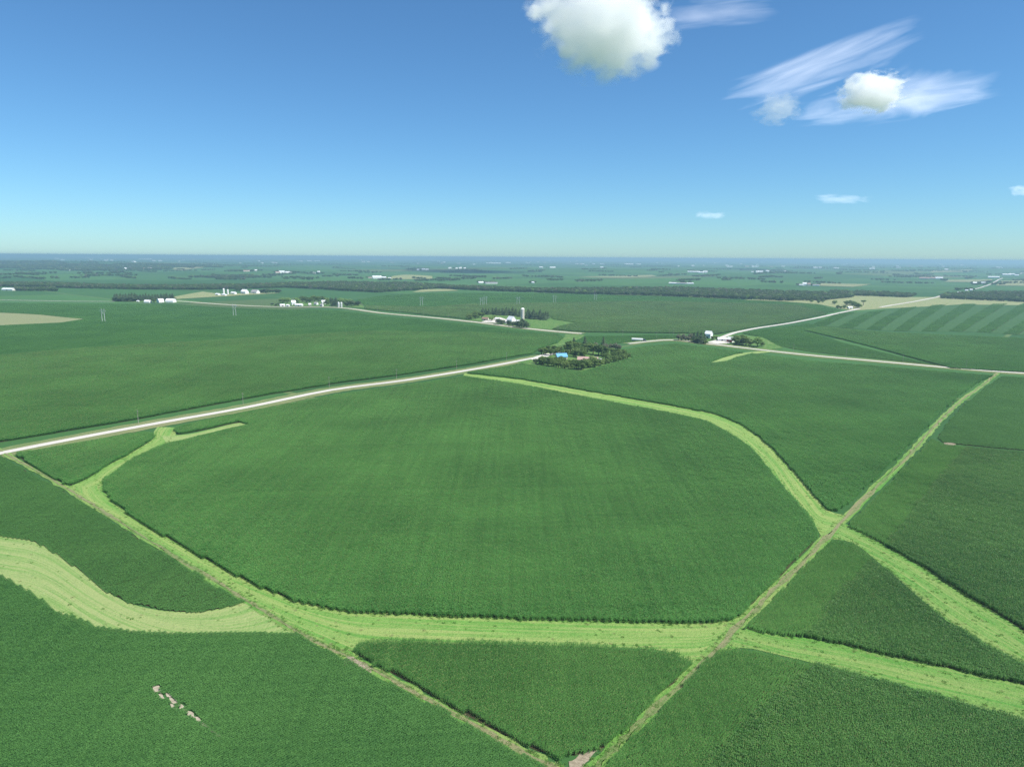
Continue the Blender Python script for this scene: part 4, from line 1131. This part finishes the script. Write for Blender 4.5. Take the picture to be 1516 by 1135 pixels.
# distant farms: single meshes, too small to show parts
def far_mesh(name, wall, roof, arch=0):
    b = MB().prism([(-.5, 0), (.5, 0), (.5, .6), (-.5, .6)], -.5, .5); n1 = len(b.f)
    b.prism([(-.54, .58), (.54, .58), (0, 1.0)], -.54, .54)
    me = bpy.data.meshes.new(name); me.from_pydata(b.v, [], b.f)
    me.materials.append(M[wall]); me.materials.append(M[roof])
    me.polygons.foreach_set('material_index', [0] * n1 + [1] * (len(b.f) - n1)); me.update()
    return me
FAR = {'w': far_mesh('far_white', 'white', 'roofw'), 'p': far_mesh('far_pink', 'cream', 'roofr'), 'g': far_mesh('far_grey', 'white', 'roofg')}
ORD = ['leftmost', 'second', 'third', 'fourth', 'fifth', 'sixth', 'seventh', 'eighth']
FARMS = [
 ('farm at the edge of the wooded left hills', [(98, 400, 4, 2, 'w'), (103.5, 400.6, 3, 1.5, 'w'), (119, 400.2, 3, 2, 'w')]),
 ('bright farm on the far left hilltop', [(130, 382, 5, 2, 'w'), (138, 382, 3, 2, 'w'), (145, 381.6, 2.5, 2, 'w'), (135, 385, 3, 1.5, 'w'), (157, 386, 4, 1.6, 'w'), (165, 386, 3, 1.6, 'w')]),
 ('bright farm above the arched barns near the horizon', [(207, 384, 3, 2, 'w'), (213, 384, 3, 2, 'w'), (218, 384.2, 4, 2.2, 'w'), (222.5, 384, 3, 2, 'w'), (229, 387, 3, 1.8, 'w'), (237, 386.6, 4, 2, 'w')]),
 ('farm under the left hill woods', [(186, 398.6, 3, 2, 'w'), (211, 398.8, 5, 2, 'p'), (222, 398.6, 5, 2.5, 'g')]),
 ('farm above the twin silos beyond the copse', [(365, 402, 8, 2, 'p'), (379, 401.8, 3, 3, 'w')]),
 ('farm with a reddish shed left of the roadside farm horizon', [(411, 404.4, 6, 2.5, 'p'), (417, 404.2, 7, 3.5, 'w'), (425.5, 404.2, 6, 2.5, 'w'), (430, 404.6, 3, 2, 'g')]),
 ('small farm right of the reddish shed farm', [(465, 405.2, 4, 2.2, 'w'), (472, 404.4, 3.5, 3.5, 'w')]),
 ('bright horizon farm above the small farm', [(458, 386.6, 6, 2.2, 'w'), (470, 386.6, 7, 2.2, 'w'), (446, 387.2, 4, 1.6, 'w')]),
 ('pair of white sheds on the horizon line', [(538, 388.2, 4, 2, 'w'), (545, 388.2, 3.5, 2, 'w')]),
 ('large bright white farm above the roadside farm', [(548, 412, 5, 2, 'p'), (558, 412.4, 12, 4.5, 'w'), (568, 412.2, 7, 3, 'w'), (577, 412.2, 4, 1.6, 'w')]),
 ('white farm beyond the olive hay field', [(619, 400.4, 3.5, 2.4, 'w'), (627, 400, 5, 3, 'w'), (632.5, 400.2, 4, 2.6, 'w')]),
 ('row of four white sheds above the silo farm', [(666, 397.8, 4, 2.2, 'w'), (676, 398, 3, 2, 'w'), (681.5, 397.8, 4, 2.4, 'w'), (688, 397.8, 3, 2, 'w')]),
 ('large bright farm on the horizon above the silo farm', [(723, 390.2, 6, 3, 'w'), (731, 390.2, 7, 2.4, 'w'), (738, 390.2, 6, 3, 'w'), (752, 389.4, 7, 2, 'w'), (781, 389.6, 6, 2.4, 'w')]),
 ('low sheds showing over the creek woods right of the silo', [(712, 419.4, 7, 3, 'w'), (727, 420, 18, 2.6, 'g')]),
 ('pair of white sheds in the middle distance', [(801, 397, 5, 2.8, 'w'), (818, 396.8, 8, 2, 'w')]),
 ('farm with a tower on the middle horizon', [(854, 391.2, 4.5, 2.4, 'w'), (862.5, 391.4, 3.5, 2.8, 'w'), (879, 391.2, 3.5, 2.4, 'w'), (891, 391.4, 5, 3, 'w'), (891, 396.6, 4, 2, 'w')]),
 ('long horizon sheds right of the tower farm', [(931, 391.6, 12, 1.8, 'w'), (945, 391.6, 6, 1.8, 'w')]),
 ('small farm below the dark field', [(857, 416.6, 4, 1.8, 'g'), (863.5, 416.4, 3, 2.6, 'g')]),
 ('single bright shed above the long woods', [(789, 419.4, 3.5, 2.8, 'w')]),
 ('long low barns behind the long woods', [(996, 420.2, 10, 2.4, 'w'), (1008, 420.6, 14, 2.4, 'g'), (1021, 420.4, 10, 2, 'w')]),
 ('farm of long white barns above the long woods', [(1027, 403.6, 16, 2.4, 'w'), (1038, 404.4, 7, 2.4, 'w'), (1044, 403.8, 6, 4, 'w')]),
 ('farm with a reddish roof near the right horizon', [(1106, 395.4, 5, 2.4, 'p'), (1115.5, 395.6, 5, 3, 'w'), (1121, 395.6, 4, 1.8, 'w')]),
 ('white sheds below the reddish horizon farm', [(1114, 403.4, 3, 1.8, 'w'), (1124, 403.6, 9, 2.6, 'w'), (1136, 402.4, 4, 2.4, 'w'), (1162, 402.6, 3, 1.6, 'w')]),
 ('white farm above the right end of the long woods', [(1186, 423, 5, 2.4, 'w'), (1191, 423, 5, 5, 'w'), (1197.5, 423.2, 4, 4.4, 'p'), (1208, 423.4, 8, 2.6, 'g')]),
 ('small horizon farm right of the long white barns', [(1026, 394, 4, 2.2, 'w'), (1080, 395.4, 8, 2.2, 'w'), (1042, 387, 10, 2, 'w')]),
 ('pair of pale sheds on the right horizon', [(1207, 397, 5, 2.2, 'w'), (1214, 397, 4, 2.2, 'w'), (1238, 397.8, 6, 2.8, 'w')]),
 ('scattered bright sheds on the right horizon', [(1291, 398.8, 6, 3, 'w'), (1330, 397.2, 5, 2.2, 'g'), (1401, 400, 4, 2.2, 'w')]),
 ('row of pinkish long barns on the right', [(1368, 413.2, 10, 2.6, 'p'), (1378, 413, 10, 2.4, 'p'), (1390, 413.2, 8, 2.8, 'w')]),
 ('pair of sheds left of the far climbing road', [(1443, 420.8, 4, 3, 'w'), (1455.5, 420.6, 4, 3, 'w')]),
 ('white farm at the top of the far climbing road', [(1467, 411.6, 6, 2.4, 'w'), (1475, 411.8, 6, 2.4, 'w'), (1490, 408, 8, 3, 'w'), (1498, 407.4, 5, 3, 'w'), (1505, 408.6, 4, 2, 'w')]),
 ('roadside sheds where the far road leaves the woods', [(1420, 434, 3, 2.2, 'w'), (1431, 431.4, 3, 2.4, 'w'), (1437.5, 430, 3, 2, 'w')]),
 ('white sheds at the foot of the left creek woods', [(403, 425.6, 4, 1.6, 'w'), (103, 426, 2.5, 1.4, 'w'), (292, 428, 3, 2, 'w')]),
]
def far_building(px, py, wpx, hpx, k, label, group):
    p = at(px, py); m = px_m(p)
    o = bpy.data.objects.new('farm_building', FAR[k]); col.objects.link(o)
    L = max(7, wpx * m); d = min(max(8, L * .55), 20); hh = min(max(3.5, hpx * m * .9), 16)
    o.location = (p[0], p[1], Hz(*p) + float(lift(*p)) * .2)
    o.scale = (L, d, hh)
    o.rotation_euler = (0, 0, -math.atan2(p[0], p[1]) + R(random.choice((-14, -6, 8, 16))))
    tag(o, label, 'farm building', group)
tp = []
for phrase, bs in FARMS:
    order = sorted(range(len(bs)), key=lambda i: bs[i][0])
    for rank, i in enumerate(order):
        px, py, wp, hp, k = bs[i]
        lab = ('' if len(bs) == 1 else ORD[rank] + ' building of the ') + phrase
        if len(bs) == 1: lab = phrase
        far_building(px, py, wp, hp, k, lab, 'buildings of the ' + phrase)
    xs = [b[0] for b in bs]; y = min(b[1] for b in bs)
    c0 = at(sum(xs) / len(xs), y - .6); m = px_m(c0)
    for _ in range(int(5 + (max(xs) - min(xs)) * .4)):
        q = at(random.uniform(min(xs) - 6, max(xs) + 6), y - random.uniform(.2, 1.0)); tp.append((q[0], q[1]))
wood('farm_groves', [], 'small dark groves around the distant white farms', 20, 9, 14, pts=np.array(tp), wide=1.7)
for k in range(190):
    px = random.uniform(0, 1516)
    py = 383.2 + 10 * random.random() ** 1.8 + (px - 758) * .0063
    far_building(px, py, random.uniform(1.2, 4.5), random.uniform(.8, 1.8), random.choice('wwwgp'), 'tiny pale farm building among the specks along the horizon', 'specks of farm buildings on the horizon')

# ------------------------------------------------------------------ poles and pylons
def utility_pole(px, py, h, label, group, rz):
    p = at(px, py)
    r = empty('utility_pole', (p[0], p[1], Hz(*p) - .1), rz)
    MB().tube([(0, 0, -.5), (0, 0, h)], [.19, .12], 8).obj('pole', M['wood'], r)
    MB().box(-1.2, 1.2, .13, .25, h - .75, h - .60).obj('crossarm', M['wood'], r)
    for x in (-1.1, 0, 1.1):
        z = h - .6 if x else h
        MB().tube([(x, .19 if x else 0, z), (x, .19 if x else 0, z + .22)], [.07, .05], 6).obj('insulator', M['porcelain'], r)
    tag(r, label, 'utility pole', group)
POLES = [(205, 627), (360, 599), (487.5, 573.5), (587, 561), (676, 547), (750, 534)]
for k, (x, y) in enumerate(POLES):
    utility_pole(x, y, 10.5, ['first', 'second', 'third', 'fourth', 'fifth', 'sixth'][k] + ' utility pole from the left along the long gravel road', 'poles along the long gravel road', -GRID)
for k, (x, y) in enumerate([(1174.5, 521.5), (1252.5, 528), (1336.5, 537), (1430, 546)]):
    utility_pole(x, y, 11, ORD[k] + ' utility pole of four between the red barn farm and the road corner', 'poles right of the red barn farm', -.9)
for k, (x, y) in enumerate([(826, 491), (872, 495), (922, 498), (972, 500.5), (991, 497), (997, 496.5)]):
    utility_pole(x, y, 11, ORD[k] + ' utility pole of six behind the grove and white trailer', 'poles behind the grove', .5)
for k, (x, y) in enumerate([(388, 452.5), (559, 461), (592, 465), (627, 467.5), (664, 471.5)]):
    utility_pole(x, y, 11, ORD[k] + ' utility pole of five along the road left of the silo farm', 'poles left of the silo farm', .5)

def pylon(px, py, h, label, rz):
    p = at(px, py)
    r = empty('power_pylon', (p[0], p[1], Hz(*p) - .1), rz)
    s = 3.4
    for x in (-s, s):
        MB().tube([(x, 0, -.5), (x * .97, 0, h)], [.42, .30], 8).obj('pole', M['galv'], r)
    MB().box(-s * 2.1, s * 2.1, -.2, .2, h * .86, h * .86 + .5).obj('crossarm', M['galv'], r)
    for sg in (-1, 1):
        MB().tube([(-s * sg, .1 * sg, h * .5), (s * sg, .1 * sg, h * .82)], [.14, .14], 6).obj('brace', M['galv'], r)
    for x in (-s * 2, 0, s * 2):
        MB().tube([(x, 0, h * .86), (x, 0, h * .86 - 2.2)], [.12, .16], 6).obj('insulator', M['porcelain'], r)
    tag(r, label, 'pylon', 'power line pylons')
for (x, y, h), lab in zip(((153.5, 476, 24), (347.5, 467.5, 25), (624, 452.5, 24), (713, 452.5, 22), (718.5, 451.5, 24), (767, 451, 22), (821, 448.5, 22), (881.5, 444.5, 20)),
        ('leftmost power pylon, in the dark field right of the tan stubble', 'power pylon before the twin silo farm and the curving road', 'power pylon right of the roadside farm', 'left one of two close power pylons above the silo farm', 'right one of two close power pylons above the silo farm',
         'power pylon just left of the silo dome', 'power pylon right of the silo in the far field', 'rightmost power pylon near the long woods')):
    pylon(x, y, h, lab, R(-20))

# ------------------------------------------------------------------ white trailer on the road
def trailer():
    p = at(943.5, 505)
    q = at(953.5, 505.3)
    d = q - p; rz = math.atan2(d[1], d[0])
    r = empty('semi_trailer', (p[0], p[1], Hz(*p) + .45), rz)
    L, W = 17.0, 2.9
    prof = [(-W / 2 + .3, 1.2), (W / 2 - .3, 1.2), (W / 2, 1.7)] + [(W / 2 * math.cos(math.pi * k / 10), 2.5 + 1.75 * math.sin(math.pi * k / 10)) for k in range(11)] + [(-W / 2, 1.7)]
    MB().prism(prof, -L / 2, L / 2).obj('box_body', M['white'], r)
    MB().box(-L / 2 + .4, L / 2 - .4, -.5, .5, .95, 1.25).obj('chassis', M['dark'], r)
    for x in (-L / 2 + 1.4, -L / 2 + 2.7, L / 2 - 1.8):
        for y in (-1.0, 1.0):
            wb = MB().tube([(x, y - .2, .52), (x, y + .2, .52)], [.52, .52], 14).obj('wheel', M['tyre'], r)
            MB().tube([(x, y - .22, .52), (x, y + .22, .52)], [.25, .25], 10).obj('rim', M['galv'], wb)
    MB().box(-L / 2 - .05, -L / 2, -1.0, 1.0, 1.5, 3.4).obj('door', M['galv'], r)
    tag(r, 'long round topped white trailer standing on the gravel road behind the nearest grove', 'trailer')
    t = empty('truck', (p[0] + math.cos(rz) * (L / 2 + 3.0), p[1] + math.sin(rz) * (L / 2 + 3.0), Hz(*p) + .45), rz)
    MB().prism([(-1.25, .9), (1.25, .9), (1.25, 3.2), (1.0, 3.6), (-1.0, 3.6), (-1.25, 3.2)], -2.4, 0).obj('cab', M['navy'], t)
    MB().box(0, 2.2, -1.1, 1.1, .8, 1.9).obj('bonnet', M['navy'], t)
    MB().box(-.01, .04, -1.0, 1.0, 2.2, 3.1).obj('windscreen', M['glass'], t)
    for x in (-1.6, 1.4):
        for y in (-1.0, 1.0):
            wb = MB().tube([(x, y - .18, .5), (x, y + .18, .5)], [.5, .5], 14).obj('wheel', M['tyre'], t)
            MB().tube([(x, y - .2, .5), (x, y + .2, .5)], [.24, .24], 10).obj('rim', M['galv'], wb)
    tag(t, 'small dark truck at the right end of the long white trailer', 'truck')
trailer()

# ------------------------------------------------------------------ clouds
def sky_point(px, py, alt):
    d = CM @ Vector(((px - PW / 2) / FPX, -(py - PH / 2) / FPX, -1.0))
    s = (alt - CAMZ) / d.z
    return Vector((0, 0, CAMZ)) + d * s, d

def cumulus(px, py, wpx, hpx, alt, label, dens, seed, depth=.8, wisp=0.0):
    p, d = sky_point(px, py, alt)
    dist = p.length; m = dist / math.hypot(FPX, 0) * .98
    ico = bpy.data.meshes.new('cumulus_cloud')
    import bmesh
    bm = bmesh.new(); bmesh.ops.create_icosphere(bm, subdivisions=3, radius=1.0); bm.to_mesh(ico); bm.free()
    o = bpy.data.objects.new('cumulus_cloud', ico); col.objects.link(o)
    o.location = p
    o.scale = (wpx * m / 2 * 1.25, wpx * m / 2 * depth * 1.25, hpx * m / 2 * 1.25)
    o.rotation_euler = (0, 0, -math.atan2(p.x, p.y))
    mt = bpy.data.materials.new('cloud_vapour_%d' % seed); mt.use_nodes = True
    nt = mt.node_tree; nt.nodes.remove(nt.nodes['Principled BSDF'])
    oc = nt.nodes.new('ShaderNodeTexCoord').outputs['Object']
    ln = nt.nodes.new('ShaderNodeVectorMath'); ln.operation = 'LENGTH'; nt.links.new(oc, ln.inputs[0])
    rad = ln.outputs['Value']
    off = mapping(nt, oc, (1, 1, 1), (0, 0, 0), (seed * 3.1, seed * 1.7, seed * .9))
    n1 = noise(nt, off, 1.5, 2, .5, .3)
    n2 = noise(nt, off, 4.2, 6, .62, .2)
    s = math_n(nt, 'ADD', math_n(nt, 'MULTIPLY', math_n(nt, 'SUBTRACT', n1, .5), 1.5), math_n(nt, 'MULTIPLY', math_n(nt, 'SUBTRACT', n2, .5), 1.35))
    s = math_n(nt, 'SUBTRACT', math_n(nt, 'ADD', s, .74), rad)
    s = math_n(nt, 'MULTIPLY', s, 8.0, clamp=True)
    edge = math_n(nt, 'MULTIPLY', math_n(nt, 'SUBTRACT', 1.0, rad), 8.0, clamp=True)
    s = math_n(nt, 'MULTIPLY', math_n(nt, 'MULTIPLY', s, edge), dens)
    v = nt.nodes.new('ShaderNodeVolumePrincipled')
    v.inputs['Color'].default_value = (.99, .99, .99, 1); v.inputs['Anisotropy'].default_value = .0
    nt.links.new(s, v.inputs['Density']); nt.links.new(v.outputs[0], nt.nodes['Material Output'].inputs['Volume'])
    o.data.materials.append(mt)
    tag(o, label, 'cloud', kind='stuff')
    return o
cumulus(893, 28, 182, 136, 1900, 'large white puffy cloud at the top of the sky', .0055, 3)
cumulus(1293, 137, 76, 46, 1900, 'small bright puffy cloud under the thin streaks on the right', .0075, 8)
cumulus(1150, 162, 60, 36, 1900, 'faint small cloud fragment left of the small bright cloud', .0016, 5)

def cirrus(quad_px, alt, label, seed, op, dirn):
    """thin high ice sheet lying at one altitude"""
    P = [sky_point(x, y, alt)[0] for x, y in quad_px]
    c0 = sum(P, Vector()) / 4
    N = 24; V, F, U = [], [], []
    for i in range(N + 1):
        for j in range(N + 1):
            s, t = i / N, j / N
            q = P[0] * (1 - s) * (1 - t) + P[1] * s * (1 - t) + P[2] * s * t + P[3] * (1 - s) * t
            V.append(tuple(q - c0)); U.append((s, t))
    for i in range(N):
        for j in range(N):
            k = i * (N + 1) + j; F.append((k, k + 1, k + N + 2, k + N + 1))
    mt = bpy.data.materials.new('ice_veil_%d' % seed); mt.use_nodes = True
    nt = mt.node_tree; nt.nodes.remove(nt.nodes['Principled BSDF'])
    uv = nt.nodes.new('ShaderNodeTexCoord').outputs['UV']
    sx = nt.nodes.new('ShaderNodeSeparateXYZ'); nt.links.new(uv, sx.inputs[0])
    n1 = noise(nt, mapping(nt, uv, (dirn[0] * .8, dirn[1] * .55, 1), loc=(seed, seed * .7, 0)), 1.0, 7, .52, 1.6)
    n2 = noise(nt, mapping(nt, uv, (1.6, 2.4, 1), loc=(seed * 2.3, seed, 3)), 1.0, 3, .5)
    def tent(x, k): return math_n(nt, 'MULTIPLY', math_n(nt, 'MULTIPLY', x, math_n(nt, 'SUBTRACT', 1.0, x)), k)
    e = math_n(nt, 'MULTIPLY', tent(sx.outputs[0], 4.0), tent(sx.outputs[1], 4.0))
    a = math_n(nt, 'ADD', math_n(nt, 'MULTIPLY', n1, .8), math_n(nt, 'MULTIPLY', n2, .75))
    a = math_n(nt, 'MULTIPLY', math_n(nt, 'SUBTRACT', math_n(nt, 'ADD', a, math_n(nt, 'MULTIPLY', e, .5)), .95), 1.25, clamp=True)
    a = math_n(nt, 'MULTIPLY', math_n(nt, 'MULTIPLY', a, math_n(nt, 'MULTIPLY', e, 2.0, clamp=True)), op)
    tr = nt.nodes.new('ShaderNodeBsdfTransparent'); tl = nt.nodes.new('ShaderNodeBsdfTranslucent'); tl.inputs['Color'].default_value = (.95, .95, .95, 1)
    x = nt.nodes.new('ShaderNodeMixShader'); nt.links.new(a, x.inputs[0]); nt.links.new(tr.outputs[0], x.inputs[1]); nt.links.new(tl.outputs[0], x.inputs[2])
    nt.links.new(x.outputs[0], nt.nodes['Material Output'].inputs['Surface'])
    o = mesh_obj('cirrus_cloud', V, F, mt, smooth=True, uvs=U); o.location = c0
    tag(o, label, 'cloud', kind='stuff')
cirrus([(1020, 140), (1400, -15), (1430, 70), (1080, 185)], 8200, 'long thin white streak slanting up on the upper right', 2.0, .38, (2.6, 4.6))
cirrus([(1110, 165), (1500, 20), (1520, 160), (1200, 200)], 7900, 'broad wispy white veil above the small bright cloud', 6.0, .42, (3.2, 4.2))
cirrus([(930, -10), (1200, -20), (1150, 40), (940, 60)], 8400, 'faint veil right of the large cloud', 9.0, .2, (2, 5))
cirrus([(1190, 285), (1320, 287), (1310, 303), (1200, 303)], 7600, 'tiny faint wisp low on the right', 4.0, .3, (3, 2))
cirrus([(1480, 270), (1560, 272), (1560, 292), (1485, 292)], 7500, 'small pale wisp at the right edge of the sky', 7.0, .4, (3, 2))
cirrus([(1020, 310), (1085, 311), (1080, 325), (1025, 325)], 7500, 'tiny pale wisp low in the middle of the sky', 11.0, .35, (3, 2))

# ------------------------------------------------------------------ haze
def haze():
    S = 68000.0
    o = MB().box(-S, S, -S, S, -40, 135).obj('haze', None)
    o.data.materials.clear()
    mt = bpy.data.materials.new('summer_haze'); mt.use_nodes = True
    nt = mt.node_tree; nt.nodes.remove(nt.nodes['Principled BSDF'])
    v = nt.nodes.new('ShaderNodeVolumePrincipled')
    v.inputs['Color'].default_value = (.40, .59, .76, 1)
    v.inputs['Density'].default_value = 1e-4
    v.inputs['Anisotropy'].default_value = .2
    nt.links.new(v.outputs[0], nt.nodes['Material Output'].inputs['Volume'])
    o.data.materials.append(mt)
    tag(o, 'thin bluish summer haze over the whole landscape', 'haze', kind='stuff')
haze()
print('instances', TOTAL[0])
